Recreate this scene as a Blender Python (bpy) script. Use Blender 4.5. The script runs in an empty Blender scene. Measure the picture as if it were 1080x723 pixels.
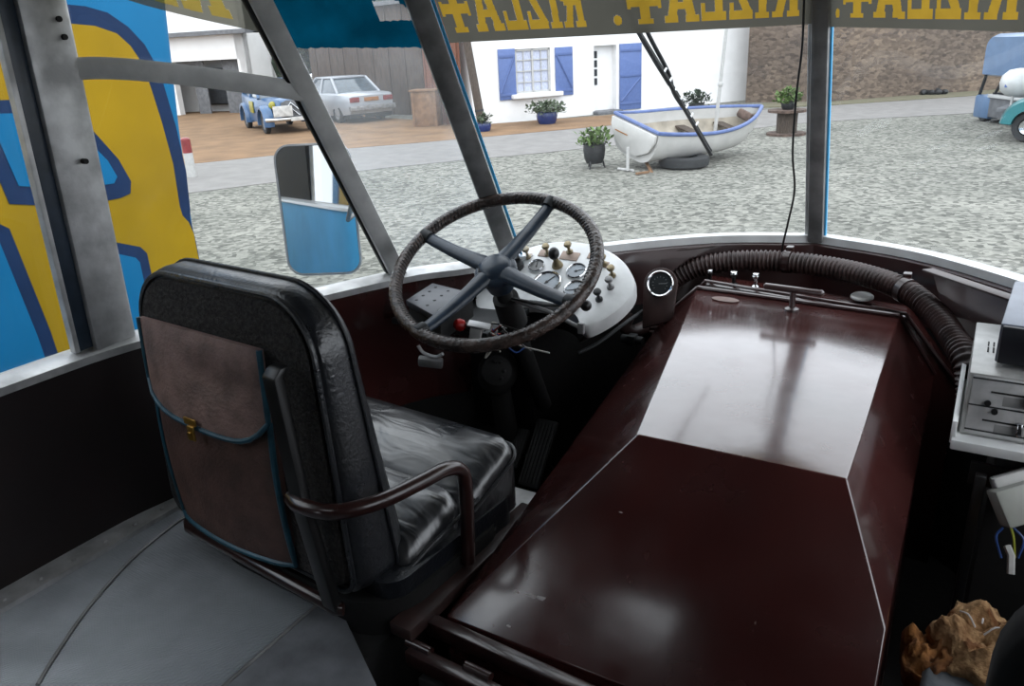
import bpy, bmesh, math, random
from mathutils import Vector, Matrix, Euler
random.seed(7)
V = Vector
SC = bpy.context.scene
COL = SC.collection
R = math.radians

# ------------------------------------------------------------------ viewpoint (metres; driver platform is z = 0, X right, Y ahead)
FPX, CX, CY, EYE = 824.0, 540.0, 361.5, 1.10
_y, _p, _r = R(32), R(21), R(3)
FW = V((-math.sin(_y)*math.cos(_p), math.cos(_y)*math.cos(_p), -math.sin(_p)))
_r0 = V((math.cos(_y), math.sin(_y), 0)); _u0 = _r0.cross(FW)
RT = math.cos(_r)*_r0 - math.sin(_r)*_u0
UP = math.cos(_r)*_u0 + math.sin(_r)*_r0
EYEP = V((0, 0, EYE))
def ray(x, y): return RT*((x-CX)/FPX) - UP*((y-CY)/FPX) + FW
# survey helpers: where a sighted direction meets a plane of the place
def at_z(x, y, z): d = ray(x, y); return EYEP + d*((z-EYE)/d.z)
def at_y(x, y, Y): d = ray(x, y); return EYEP + d*(Y/d.y)
def at_x(x, y, X): d = ray(x, y); return EYEP + d*(X/d.x)
def at_pl(x, y, c, n):
    d = ray(x, y); return EYEP + d*((V(c)-EYEP).dot(n)/d.dot(n))
GZ = -1.10
def gp(x, y): return at_z(x, y, GZ)

cam_d = bpy.data.cameras.new('camera'); cam = bpy.data.objects.new('camera', cam_d); COL.objects.link(cam)
cam_d.sensor_width = 36; cam_d.sensor_fit = 'HORIZONTAL'; cam_d.lens = 36*FPX/1080; cam_d.clip_start = .02; cam_d.clip_end = 300
m3 = Matrix((RT, UP, -FW)).transposed()
cam.matrix_world = Matrix.Translation(EYEP) @ m3.to_4x4()
SC.camera = cam

# ------------------------------------------------------------------ materials
def lin(c):
    def f(v):
        v /= 255.0
        return v/12.92 if v <= .04045 else ((v+.055)/1.055)**2.4
    return (f(c[0]), f(c[1]), f(c[2]), 1)
def nd(nt, typ, **kw):
    n = nt.nodes.new(typ)
    for k, v in kw.items():
        if k in n.inputs: n.inputs[k].default_value = v
        else: setattr(n, k, v)
    return n
def mat(name, col, rough=.5, metal=0, var=.12, scale=8, bump=0, bscale=60, coat=0, col2=None, rvar=0, spec=.5, detail=4, emit=0, stretch=None):
    m = bpy.data.materials.new(name); m.use_nodes = True
    nt = m.node_tree; b = nt.nodes['Principled BSDF']; L = nt.links
    b.inputs['Roughness'].default_value = rough; b.inputs['Metallic'].default_value = metal
    b.inputs['Specular IOR Level'].default_value = spec
    b.inputs['Coat Weight'].default_value = coat; b.inputs['Coat Roughness'].default_value = .08
    tc = nd(nt, 'ShaderNodeTexCoord'); src = tc.outputs['Object']
    if stretch:
        mp = nd(nt, 'ShaderNodeMapping'); mp.inputs['Scale'].default_value = stretch
        L.new(src, mp.inputs[0]); src = mp.outputs[0]
    nz = nd(nt, 'ShaderNodeTexNoise', Scale=scale, Detail=detail); L.new(src, nz.inputs['Vector'])
    c1 = lin(col)
    c2 = lin(col2) if col2 else tuple(max(0, min(1, v*(1-var*2))) for v in c1[:3])+(1,)
    if not col2: c1 = tuple(min(1, v*(1+var)) for v in c1[:3])+(1,)
    rp = nd(nt, 'ShaderNodeValToRGB'); rp.color_ramp.elements[0].position = .35; rp.color_ramp.elements[1].position = .65
    rp.color_ramp.elements[0].color = c1; rp.color_ramp.elements[1].color = c2
    L.new(nz.outputs['Fac'], rp.inputs[0]); L.new(rp.outputs[0], b.inputs['Base Color'])
    if rvar:
        mr = nd(nt, 'ShaderNodeMapRange'); mr.inputs['To Min'].default_value = max(.02, rough-rvar); mr.inputs['To Max'].default_value = rough+rvar
        mr.inputs['From Min'].default_value = .3; mr.inputs['From Max'].default_value = .7
        L.new(nz.outputs['Fac'], mr.inputs['Value']); L.new(mr.outputs[0], b.inputs['Roughness'])
    if bump:
        n2 = nd(nt, 'ShaderNodeTexNoise', Scale=bscale, Detail=5); L.new(src, n2.inputs['Vector'])
        bp = nd(nt, 'ShaderNodeBump', Strength=bump, Distance=.01)
        L.new(n2.outputs['Fac'], bp.inputs['Height']); L.new(bp.outputs[0], b.inputs['Normal'])
    if emit:
        b.inputs['Emission Color'].default_value = c1; b.inputs['Emission Strength'].default_value = emit
    return m
def glass(name, tint=(1, 1, 1), haze=.03, refl=1.0, hazecol=(225, 230, 232)):
    m = bpy.data.materials.new(name); m.use_nodes = True; nt = m.node_tree; nt.nodes.clear(); L = nt.links
    out = nd(nt, 'ShaderNodeOutputMaterial'); tr = nd(nt, 'ShaderNodeBsdfTransparent'); tr.inputs[0].default_value = (*tint, 1)
    gl = nd(nt, 'ShaderNodeBsdfGlossy', Roughness=.01); fr = nd(nt, 'ShaderNodeFresnel', IOR=1.45)
    mu = nd(nt, 'ShaderNodeMath', operation='MULTIPLY'); mu.inputs[1].default_value = refl; L.new(fr.outputs[0], mu.inputs[0])
    mx = nd(nt, 'ShaderNodeMixShader'); L.new(mu.outputs[0], mx.inputs[0]); L.new(tr.outputs[0], mx.inputs[1]); L.new(gl.outputs[0], mx.inputs[2])
    tl = nd(nt, 'ShaderNodeBsdfTranslucent'); tl.inputs[0].default_value = lin(hazecol)
    tc = nd(nt, 'ShaderNodeTexCoord'); nz = nd(nt, 'ShaderNodeTexNoise', Scale=5.0, Detail=5); L.new(tc.outputs['Object'], nz.inputs[0])
    mr = nd(nt, 'ShaderNodeMapRange'); mr.inputs['From Min'].default_value = .35; mr.inputs['From Max'].default_value = .75
    mr.inputs['To Min'].default_value = haze*.5; mr.inputs['To Max'].default_value = haze*1.8; L.new(nz.outputs['Fac'], mr.inputs[0])
    m2 = nd(nt, 'ShaderNodeMixShader'); L.new(mr.outputs[0], m2.inputs[0]); L.new(mx.outputs[0], m2.inputs[1]); L.new(tl.outputs[0], m2.inputs[2])
    L.new(m2.outputs[0], out.inputs[0]); return m
def film(name, col, trans, tcol, var=.15, scale=6, diff=.5):
    # sticker film on glass: part diffuse, part translucent, part see-through
    m = bpy.data.materials.new(name); m.use_nodes = True; nt = m.node_tree; nt.nodes.clear(); L = nt.links
    out = nd(nt, 'ShaderNodeOutputMaterial'); df = nd(nt, 'ShaderNodeBsdfDiffuse'); tl = nd(nt, 'ShaderNodeBsdfTranslucent'); tr = nd(nt, 'ShaderNodeBsdfTransparent')
    tc = nd(nt, 'ShaderNodeTexCoord'); nz = nd(nt, 'ShaderNodeTexNoise', Scale=scale, Detail=4); L.new(tc.outputs['Object'], nz.inputs[0])
    c = lin(col); rp = nd(nt, 'ShaderNodeValToRGB')
    rp.color_ramp.elements[0].color = tuple(v*(1+var) for v in c[:3])+(1,); rp.color_ramp.elements[1].color = tuple(v*(1-var) for v in c[:3])+(1,)
    rp.color_ramp.elements[0].position = .35; rp.color_ramp.elements[1].position = .65
    L.new(nz.outputs['Fac'], rp.inputs[0]); L.new(rp.outputs[0], df.inputs[0]); L.new(rp.outputs[0], tl.inputs[0])
    tr.inputs[0].default_value = lin(tcol)
    a = nd(nt, 'ShaderNodeMixShader'); a.inputs[0].default_value = 1-diff; L.new(df.outputs[0], a.inputs[1]); L.new(tl.outputs[0], a.inputs[2])
    b = nd(nt, 'ShaderNodeMixShader'); b.inputs[0].default_value = trans; L.new(a.outputs[0], b.inputs[1]); L.new(tr.outputs[0], b.inputs[2])
    L.new(b.outputs[0], out.inputs[0]); return m

M = {}
def paint_maroon(name, col, col2, rough, chips=.0):
    # old brush-painted gloss: orange peel, dull smears, worn pale scratches
    m = bpy.data.materials.new(name); m.use_nodes = True; nt = m.node_tree; b = nt.nodes['Principled BSDF']; L = nt.links
    tc = nd(nt, 'ShaderNodeTexCoord'); o = tc.outputs['Object']
    n1 = nd(nt, 'ShaderNodeTexNoise', Scale=3.5, Detail=6); L.new(o, n1.inputs[0])
    rp = nd(nt, 'ShaderNodeValToRGB'); rp.color_ramp.elements[0].color = lin(col); rp.color_ramp.elements[1].color = lin(col2)
    rp.color_ramp.elements[0].position = .35; rp.color_ramp.elements[1].position = .7; L.new(n1.outputs['Fac'], rp.inputs[0])
    mp = nd(nt, 'ShaderNodeMapping'); mp.inputs['Scale'].default_value = (26, 5, 14); mp.inputs['Rotation'].default_value = (.4, .3, .7); L.new(o, mp.inputs[0])
    n2 = nd(nt, 'ShaderNodeTexNoise', Scale=2.2, Detail=8, Roughness=.7); L.new(mp.outputs[0], n2.inputs[0])
    r2 = nd(nt, 'ShaderNodeValToRGB'); r2.color_ramp.elements[0].position = .70-chips*.1; r2.color_ramp.elements[1].position = .74-chips*.1
    L.new(n2.outputs['Fac'], r2.inputs[0])
    mx = nd(nt, 'ShaderNodeMix', data_type='RGBA'); L.new(r2.outputs[0], mx.inputs[0]); L.new(rp.outputs[0], mx.inputs[6]); mx.inputs[7].default_value = lin((128, 112, 108))
    mi = nd(nt, 'ShaderNodeMath', operation='MULTIPLY'); mi.inputs[1].default_value = .55; L.new(r2.outputs[0], mi.inputs[0]); L.new(mi.outputs[0], mx.inputs[0])
    L.new(mx.outputs[2], b.inputs['Base Color'])
    mr = nd(nt, 'ShaderNodeMapRange'); mr.inputs['From Min'].default_value = .3; mr.inputs['From Max'].default_value = .7
    mr.inputs['To Min'].default_value = rough*.75; mr.inputs['To Max'].default_value = rough*1.5
    n3 = nd(nt, 'ShaderNodeTexNoise', Scale=9, Detail=5); L.new(o, n3.inputs[0]); L.new(n3.outputs['Fac'], mr.inputs[0]); L.new(mr.outputs[0], b.inputs['Roughness'])
    n4 = nd(nt, 'ShaderNodeTexNoise', Scale=26, Detail=3); L.new(o, n4.inputs[0])
    bp = nd(nt, 'ShaderNodeBump', Strength=.10, Distance=.004); L.new(n4.outputs['Fac'], bp.inputs['Height']); L.new(bp.outputs[0], b.inputs['Normal'])
    b.inputs['Specular IOR Level'].default_value = .8
    b.inputs['Coat Weight'].default_value = .8; b.inputs['Coat Roughness'].default_value = .12; b.inputs['Coat IOR'].default_value = 1.6
    return m
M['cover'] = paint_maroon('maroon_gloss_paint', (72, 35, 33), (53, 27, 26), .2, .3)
M['maroon'] = paint_maroon('maroon_panel_paint', (54, 25, 24), (38, 18, 18), .36, .2)
M['hosebrown'] = mat('dark_brown_hose', (56, 40, 38), .42, 0, .2, 20)
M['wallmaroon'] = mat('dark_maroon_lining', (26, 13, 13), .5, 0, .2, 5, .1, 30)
M['black'] = mat('black_enamel', (14, 14, 15), .4, 0, .2, 8)
M['blackshade'] = mat('black_and_shade', (9, 8, 8), .8, 0, .3, 6, .2, 40)  # plain black, also used where deep shade is put into the colour
M['rubber'] = mat('black_rubber', (20, 20, 21), .6, 0, .2, 12)
M['alu'] = mat('worn_aluminium', (196, 196, 196), .45, .35, .15, 14, .06, 90, rvar=.1)
M['alubright'] = mat('pale_aluminium', (228, 228, 226), .5, .1, .08, 14, .05, 90)
M['floordark'] = mat('dark_floor_sheet', (112, 114, 118), .5, .4, .15, 12, .1, 120)
M['aludark'] = mat('dull_grey_metal', (140, 140, 140), .5, .35, .18, 12, .06, 80)
M['chrome'] = mat('chrome', (210, 212, 214), .14, 1, .05, 10)
M['brass'] = mat('worn_brass', (142, 128, 98), .35, .35, .2, 30)
M['knobcream'] = mat('cream_knob', (178, 164, 138), .4, 0, .1, 30)
M['whitepaint'] = mat('white_dash_paint', (214, 216, 216), .32, 0, .08, 10, .05, 60, coat=.2)
M['leather'] = mat('black_leather', (30, 32, 36), .34, 0, .25, 9, .2, 110, rvar=.1, spec=.8)
M['armpaint'] = mat('chipped_brown_black_paint', (44, 25, 23), .28, 0, .2, 14, .05, 60, coat=.4)
M['leatherblue'] = mat('dark_blue_leather', (17, 20, 26), .4, 0, .2, 12, .2, 120, rvar=.08)
M['fuzzy'] = mat('dark_woven_cloth', (56, 53, 52), .95, 0, .28, 120, .8, 160)
M['pouch'] = mat('brown_leathercloth', (132, 108, 102), .55, 0, .2, 16, .25, 140)
M['pouchlow'] = mat('reddish_leathercloth', (84, 60, 53), .6, 0, .2, 16, .25, 140)
M['tealpipe'] = mat('teal_piping', (32, 78, 96), .45, 0, .15, 30)
M['spokeblue'] = mat('slate_blue_enamel', (48, 60, 74), .34, 0, .12, 20, .05, 80)
M['dialface'] = mat('grey_dial_face', (128, 140, 150), .3, 0, .1, 20, coat=.5)
M['dialdark'] = mat('dark_dial_face', (44, 48, 50), .3, 0, .1, 20, coat=.5)
M['red'] = mat('red_plastic', (168, 22, 18), .35, 0, .08, 20)
M['whiteplastic'] = mat('white_plastic', (176, 176, 174), .45, 0, .05, 20)
M['radio'] = mat('brushed_silver', (168, 168, 166), .38, .25, .08, 30)
M['radiodk'] = mat('dark_blue_black_case', (22, 25, 33), .4, 0, .1, 20)
M['foam'] = mat('yellowed_foam', (186, 150, 108), .95, 0, .3, 34, 1.0, 70, col2=(98, 60, 28), detail=8)
M['foamdark'] = mat('rusty_foam', (150, 100, 52), .95, 0, .3, 26, 1.0, 50, col2=(84, 50, 26))
M['greyvinyl'] = mat('grey_vinyl', (84, 90, 96), .5, 0, .2, 9, .15, 60)
M['wire_red'] = mat('red_wire', (150, 40, 36), .4); M['wire_blue'] = mat('blue_wire', (50, 80, 140), .4); M['wire_white'] = mat('white_wire', (190, 186, 178), .4); M['wire_yel'] = mat('yellow_green_wire', (160, 165, 60), .4)
M['chip'] = mat('bare_primer', (196, 190, 188), .5, 0, .1, 30)
M['bluebody'] = mat('light_blue_coach_paint', (90, 190, 245), .5, 0, .05, 4, spec=.2)
M['whitebody'] = mat('white_coach_paint', (190, 192, 192), .35, 0, .05, 6, coat=.2)
M['ceiling'] = mat('dark_roof_lining', (16, 13, 12), .7, 0, .1, 5)
M['glass'] = glass('clear_glass', (.97, .98, .98), .008, .9)
M['glassside'] = glass('side_glass', (.93, .94, .93), .006, .7)
M['glassdust'] = glass('dusty_glass', (.9, .92, .93), .10, 1.0)
M['bannerfilm'] = film('grey_film', (82, 80, 73), .02, (150, 150, 140), .06, diff=.35)
M['letterfilm'] = film('mustard_film', (152, 122, 42), .02, (220, 190, 60), .08, 20, diff=.3)
M['bannerfilm2'] = film('pale_grey_film', (92, 90, 83), .28, (170, 168, 155), .06)
M['letterfilm2'] = film('pale_mustard_film', (120, 98, 40), .28, (210, 190, 100), .08, 20)
M['tealfilm'] = film('teal_film', (2, 56, 76), .05, (8, 62, 80), .3, 9, diff=.3)
M['mirror'] = mat('mirror_glass', (225, 228, 230), .02, 1, .02, 5)

def floor_mat():
    m = mat('ribbed_grey_floor', (176, 181, 188), .40, .6, .07, 7, 0, 60, rvar=.1)
    nt = m.node_tree; b = nt.nodes['Principled BSDF']; L = nt.links
    tc = nd(nt, 'ShaderNodeTexCoord'); mp = nd(nt, 'ShaderNodeMapping'); mp.inputs['Rotation'].default_value = (0, 0, R(28)); L.new(tc.outputs['Object'], mp.inputs[0])
    w = nd(nt, 'ShaderNodeTexWave', Scale=48.0, Distortion=.2); L.new(mp.outputs[0], w.inputs[0])
    bp = nd(nt, 'ShaderNodeBump', Strength=.6, Distance=.006); L.new(w.outputs['Fac'], bp.inputs['Height']); L.new(bp.outputs[0], b.inputs['Normal'])
    return m
M['floor'] = floor_mat()
def gravel_mat():
    m = bpy.data.materials.new('grey_gravel'); m.use_nodes = True; nt = m.node_tree; b = nt.nodes['Principled BSDF']; L = nt.links
    tc = nd(nt, 'ShaderNodeTexCoord'); o = tc.outputs['Object']
    v = nd(nt, 'ShaderNodeTexVoronoi', Scale=16.0); L.new(o, v.inputs[0])
    rp = nd(nt, 'ShaderNodeValToRGB'); e = rp.color_ramp.elements; e[0].color = lin((84, 85, 81)); e[1].color = lin((150, 150, 145)); e[0].position = .15; e[1].position = .8
    L.new(v.outputs['Color'], rp.inputs[0])
    n = nd(nt, 'ShaderNodeTexNoise', Scale=.5, Detail=8, Roughness=.7); L.new(o, n.inputs[0])
    r2 = nd(nt, 'ShaderNodeValToRGB'); e = r2.color_ramp.elements; e[0].color = lin((190, 192, 184)); e[1].color = lin((236, 235, 228)); e[0].position = .35; e[1].position = .65
    L.new(n.outputs['Fac'], r2.inputs[0])
    mx = nd(nt, 'ShaderNodeMix', data_type='RGBA', blend_type='MULTIPLY'); mx.inputs[0].default_value = .8
    L.new(rp.outputs[0], mx.inputs[6]); L.new(r2.outputs[0], mx.inputs[7]); L.new(mx.outputs[2], b.inputs['Base Color'])
    bp = nd(nt, 'ShaderNodeBump', Strength=.5, Distance=.03); L.new(v.outputs['Distance'], bp.inputs['Height']); L.new(bp.outputs[0], b.inputs['Normal'])
    b.inputs['Roughness'].default_value = .95; return m
M['gravel'] = gravel_mat()
M['road'] = mat('pale_asphalt', (122, 120, 118), .9, 0, .06, 3, .2, 60)
M['sand'] = mat('tan_dirt', (122, 95, 68), .95, 0, .12, 1.5, .3, 40)
M['grass'] = mat('dry_grass', (100, 100, 78), .95, 0, .2, 5, .5, 30, col2=(108, 102, 86))
M['plaster'] = mat('white_render', (226, 226, 226), .9, 0, .02, 3, .1, 40)
M['shutter'] = mat('lavender_blue_paint', (84, 106, 158), .55, 0, .04, 10)
M['woodpole'] = mat('weathered_wood', (74, 64, 56), .85, 0, .2, 10, .3, 60, stretch=(8, 8, 1))
M['boatwhite'] = mat('white_hull_paint', (186, 185, 182), .45, 0, .05, 3)
M['boatcream'] = mat('cream_boat_inside', (158, 150, 136), .6, 0, .15, 4)
M['gunwale'] = mat('blue_gunwale_paint', (78, 98, 146), .45, 0, .08, 8)
M['tyre'] = mat('tyre_rubber', (40, 42, 44), .75, 0, .1, 12)
M['iron'] = mat('black_iron', (40, 42, 44), .55, .2, .15, 12)
M['leafa'] = mat('light_leaves', (84, 108, 54), .7, 0, .25, 9); M['leafb'] = mat('grey_green_leaves', (72, 86, 64), .7, 0, .25, 9); M['leafc'] = mat('hedge_green', (46, 60, 44), .8, 0, .3, 2)
M['cobalt'] = mat('cobalt_glaze', (24, 48, 104), .25, 0, .1, 10, coat=.4)
M['spoolwood'] = mat('spool_wood', (90, 74, 66), .85, 0, .2, 8, .2, 50)
M['carwhite'] = mat('white_car_paint', (166, 170, 176), .3, 0, .03, 4, coat=.4)
M['carglass'] = mat('car_window', (82, 92, 100), .12, 0, .08, 6, coat=.4)
M['carlight'] = mat('red_lamp', (128, 50, 52), .3); M['plateor'] = mat('orange_plate', (156, 104, 52), .5); M['platewh'] = mat('white_plate', (190, 190, 188), .5)
M['oldblue'] = mat('vintage_blue_paint', (58, 92, 130), .35, 0, .06, 5, coat=.3); M['oldyel'] = mat('vintage_yellow_paint', (150, 142, 46), .4)
M['vanblue'] = mat('pale_blue_van', (86, 114, 148), .4, 0, .05, 5, coat=.2); M['teal'] = mat('teal_van_paint', (40, 112, 118), .35, 0, .05, 5, coat=.3)
M['brownwall'] = mat('brown_boards', (76, 64, 57), .9, 0, .15, 3, .2, 30, stretch=(6, 6, 1)); M['rustwall'] = mat('rust_red_boards', (112, 70, 52), .85, 0, .1, 4, .2, 30, stretch=(6, 6, 1))
M['crate'] = mat('plywood', (120, 92, 68), .85, 0, .12, 6)
M['darkint'] = mat('dark_garage_inside', (48, 51, 56), .9); M['slate'] = mat('grey_eave', (104, 106, 110), .7)
M['artblue'] = mat('sky_blue_coach', (14, 104, 150), .5, 0, .04, 3, spec=.12); M['artnavy'] = mat('navy_outline', (24, 46, 80), .5, 0, .08, 5, spec=.12); M['artyel'] = mat('mustard_coach', (156, 124, 14), .5, 0, .06, 3, spec=.12)
def stone_mat():
    m = bpy.data.materials.new('rubble_stone'); m.use_nodes = True; nt = m.node_tree; b = nt.nodes['Principled BSDF']; L = nt.links
    tc = nd(nt, 'ShaderNodeTexCoord'); mp = nd(nt, 'ShaderNodeMapping'); mp.inputs['Scale'].default_value = (1, 1, 1.9); L.new(tc.outputs['Object'], mp.inputs[0])
    v = nd(nt, 'ShaderNodeTexVoronoi', Scale=7.5); L.new(mp.outputs[0], v.inputs[0])
    rp = nd(nt, 'ShaderNodeValToRGB'); e = rp.color_ramp.elements; e[0].color = lin((84, 77, 73)); e[1].color = lin((142, 132, 122)); L.new(v.outputs['Color'], rp.inputs[0])
    n = nd(nt, 'ShaderNodeTexNoise', Scale=.45, Detail=7); L.new(tc.outputs['Object'], n.inputs[0])
    r2 = nd(nt, 'ShaderNodeValToRGB'); e = r2.color_ramp.elements; e[0].color = lin((178, 168, 162)); e[1].color = lin((236, 222, 206)); e[0].position = .35; e[1].position = .65; L.new(n.outputs['Fac'], r2.inputs[0])
    mx = nd(nt, 'ShaderNodeMix', data_type='RGBA', blend_type='MULTIPLY'); mx.inputs[0].default_value = .85; L.new(rp.outputs[0], mx.inputs[6]); L.new(r2.outputs[0], mx.inputs[7])
    L.new(mx.outputs[2], b.inputs['Base Color']); b.inputs['Roughness'].default_value = .95
    v2 = nd(nt, 'ShaderNodeTexVoronoi', Scale=7.5, feature='DISTANCE_TO_EDGE'); L.new(mp.outputs[0], v2.inputs[0])
    bp = nd(nt, 'ShaderNodeBump', Strength=.3, Distance=.04); L.new(v2.outputs['Distance'], bp.inputs['Height']); L.new(bp.outputs[0], b.inputs['Normal'])
    return m
M['stone'] = stone_mat()

# ------------------------------------------------------------------ mesh building
WL = {}
class B:
    def __init__(s): s.bm = bmesh.new()
    def box(s, c, size, rot=None, bev=0, seg=2):
        mt = Matrix.Translation(V(c))
        if rot is not None: mt = mt @ (rot.to_4x4() if isinstance(rot, Matrix) else Euler(rot).to_matrix().to_4x4())
        r = bmesh.ops.create_cube(s.bm, size=1, matrix=mt @ Matrix.Diagonal((*size, 1)))
        if bev:
            es = list({e for v in r['verts'] for e in v.link_edges})
            bmesh.ops.bevel(s.bm, geom=es, offset=bev, segments=seg, affect='EDGES', profile=.5)
        return s
    def loft(s, rings, cap=True, closed=True, loop=False):
        vs = [[s.bm.verts.new(p) for p in r] for r in rings]
        n = len(vs[0]); k = len(vs)
        for i in range(k if loop else k-1):
            a, b = vs[i], vs[(i+1) % k]
            for j in range(n if closed else n-1):
                try: s.bm.faces.new((a[j], a[(j+1) % n], b[(j+1) % n], b[j]))
                except ValueError: pass
        if cap and closed and not loop:
            s.bm.faces.new(vs[0][::-1]); s.bm.faces.new(vs[-1])
        return s
    def tube(s, pts, r, seg=10, loop=False, cap=True, ref=None):
        pts = [V(p) for p in pts]; n = len(pts); rings = []; nrm = None
        for i, p in enumerate(pts):
            if loop: t = (pts[(i+1) % n]-pts[i-1]).normalized()
            else: t = (pts[min(i+1, n-1)]-pts[max(i-1, 0)]).normalized()
            if nrm is None:
                nrm = V(ref) if ref else (V((0, 0, 1)) if abs(t.z) < .9 else V((1, 0, 0)))
            nrm = (nrm - t*nrm.dot(t)).normalized(); b = t.cross(nrm)
            rr = r[i] if isinstance(r, (list, tuple)) else r
            rings.append([p + (nrm*math.cos(a)+b*math.sin(a))*rr for a in [2*math.pi*k/seg for k in range(seg)]])
        return s.loft(rings, cap, True, loop)
    def lathe(s, prof, o, ax=(0, 0, 1), seg=24, ref=None, sx=1, sy=1):
        ax = V(ax).normalized(); u = V(ref) if ref else (V((1, 0, 0)) if abs(ax.x) < .9 else V((0, 1, 0)))
        u = (u-ax*u.dot(ax)).normalized(); w = ax.cross(u); o = V(o)
        rings = [[o+ax*z+(u*math.cos(a)*sx+w*math.sin(a)*sy)*max(r, 1e-4) for a in [2*math.pi*k/seg for k in range(seg)]] for r, z in prof]
        return s.loft(rings, True)
    def cyl(s, a, b, r, r2=None, seg=14):
        a, b = V(a), V(b); return s.tube([a, b], [r, r if r2 is None else r2], seg)
    def ell(s, c, rad, rot=None, seg=16):
        mt = Matrix.Translation(V(c))
        if rot is not None: mt = mt @ Euler(rot).to_matrix().to_4x4()
        bmesh.ops.create_uvsphere(s.bm, u_segments=seg, v_segments=max(6, seg//2), radius=1, matrix=mt @ Matrix.Diagonal((*rad, 1))); return s
    def prism(s, poly, vec):
        vec = V(vec); return s.loft([[V(p) for p in poly], [V(p)+vec for p in poly]])
    def poly(s, pts):
        s.bm.faces.new([s.bm.verts.new(p) for p in pts]); return s
    def solid(s, verts, faces):
        vs = [s.bm.verts.new(v) for v in verts]
        for f in faces: s.bm.faces.new([vs[i] for i in f])
        return s
    def grid(s, fn, nu, nv):
        vs = [[s.bm.verts.new(fn(i/nu, j/nv)) for j in range(nv+1)] for i in range(nu+1)]
        for i in range(nu):
            for j in range(nv): s.bm.faces.new((vs[i][j], vs[i+1][j], vs[i+1][j+1], vs[i][j+1]))
        return s
    def slab(s, fn, nu, nv, th):
        # closed sheet of thickness th: fn(u, v) -> point ; th vector or function
        f2 = (lambda u, v: V(fn(u, v))+th(u, v)) if callable(th) else (lambda u, v: V(fn(u, v))+V(th))
        per = [(i/nu, 0) for i in range(nu)]+[(1, j/nv) for j in range(nv)]+[(1-i/nu, 1) for i in range(nu)]+[(0, 1-j/nv) for j in range(nv)]
        s.grid(fn, nu, nv); s.grid(f2, nu, nv)
        s.loft([[fn(*p) for p in per], [f2(*p) for p in per]], cap=False)
        bmesh.ops.remove_doubles(s.bm, verts=s.bm.verts, dist=1e-5); return s
    def bevel(s, off, seg=2, ang=30):
        bmesh.ops.recalc_face_normals(s.bm, faces=s.bm.faces)
        es = [e for e in s.bm.edges if len(e.link_faces) == 2 and e.calc_face_angle(0) > R(ang)]
        bmesh.ops.bevel(s.bm, geom=es, offset=off, segments=seg, affect='EDGES', profile=.5); return s
    def obj(s, name, m, parent=None, smooth=35, local=False, recalc=True):
        bm = s.bm
        if recalc: bmesh.ops.recalc_face_normals(bm, faces=bm.faces)
        me = bpy.data.meshes.new(name); pl = V((0, 0, 0))
        if parent is not None and not local: pl = WL[parent.name]
        if len(bm.verts):
            xs = [v.co for v in bm.verts]
            c = V([(min(p[i] for p in xs)+max(p[i] for p in xs))/2 for i in range(3)])
        else: c = V((0, 0, 0))
        if parent is None:
            c.z = min(p.z for p in xs)
        for v in bm.verts: v.co -= c
        bm.to_mesh(me); bm.free()
        o = bpy.data.objects.new(name, me); COL.objects.link(o)
        o.location = c-pl; WL[o.name] = c.copy()
        if local and parent is not None: WL[o.name] = WL[parent.name]+c; o.location = c - (LOC.get(parent.name, V((0, 0, 0))))
        if local: LOC[o.name] = c.copy()
        if parent is not None: o.parent = parent
        if isinstance(m, (list, tuple)):
            for q in m: me.materials.append(q)
        else: me.materials.append(m)
        if smooth:
            me.shade_smooth(); me.set_sharp_from_angle(angle=R(smooth))
        return o
LOC = {}
def tag(o, label, cat, group=None, kind=None):
    o['label'] = label; o['category'] = cat
    if group: o['group'] = group
    if kind: o['kind'] = kind
    return o
def thing(name, label, cat, loc=(0, 0, 0), rz=0, group=None):
    o = bpy.data.objects.new(name, None); COL.objects.link(o); o.empty_display_size = .1
    o.location = loc; o.rotation_euler = (0, 0, rz); WL[o.name] = V(loc); LOC[o.name] = V((0, 0, 0))
    return tag(o, label, cat, group)
def struct(o): o['kind'] = 'structure'; return o
def plab(o, label): o['label'] = label; return o
def cr(P, s):
    n = len(P)-1; x = min(max(s*n, 0), n-1e-9); i = int(x); t = x-i; P = [V(p) for p in P]
    p1, p2 = P[i], P[i+1]; p0 = P[i-1] if i > 0 else 2*p1-p2; p3 = P[i+2] if i+2 <= n else 2*p2-p1
    return .5*((2*p1)+(p2-p0)*t+(2*p0-5*p1+4*p2-p3)*t*t+(3*p1-p0-3*p2+p3)*t**3)
def curve(P, n): return [cr(P, i/n) for i in range(n+1)]
# ================================================================== THE COACH SHELL
ZB, ZT = .48, 1.45
def mirx(P): return [(-.91-p[0], p[1]) for p in P][::-1]
BL = [(-1.79, -4.5), (-1.79, -1), (-1.79, 0), (-1.79, .75), (-1.77, 1.03), (-1.68, 1.30), (-1.49, 1.75), (-1.38, 1.89), (-1.26, 2.03), (-1.0, 2.32), (-.75, 2.52), (-.455, 2.626)]
TL = [(-1.74, -4.5), (-1.74, -1), (-1.74, 0), (-1.74, .75), (-1.74, 1.03), (-1.62, 1.12), (-1.437, 1.203), (-1.31, 1.31), (-1.18, 1.43), (-.95, 1.78), (-.70, 2.08), (-.455, 2.296)]
def dense(P, k=4):
    out = []
    n = len(P)-1
    for i in range(n):
        for j in range(k): out.append(cr([(p[0], p[1], 0) for p in P], (i+j/k)/n))
    out.append(V((P[-1][0], P[-1][1], 0))); return out
def offs(P, d):   # positive = to the right of travel (inboard on the left side)
    out = []
    for i, p in enumerate(P):
        t = (P[min(i+1, len(P)-1)]-P[max(i-1, 0)]).normalized(); out.append(p+V((t.y, -t.x, 0))*d)
    return out
BLd, TLd = dense(BL), dense(TL)
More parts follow.
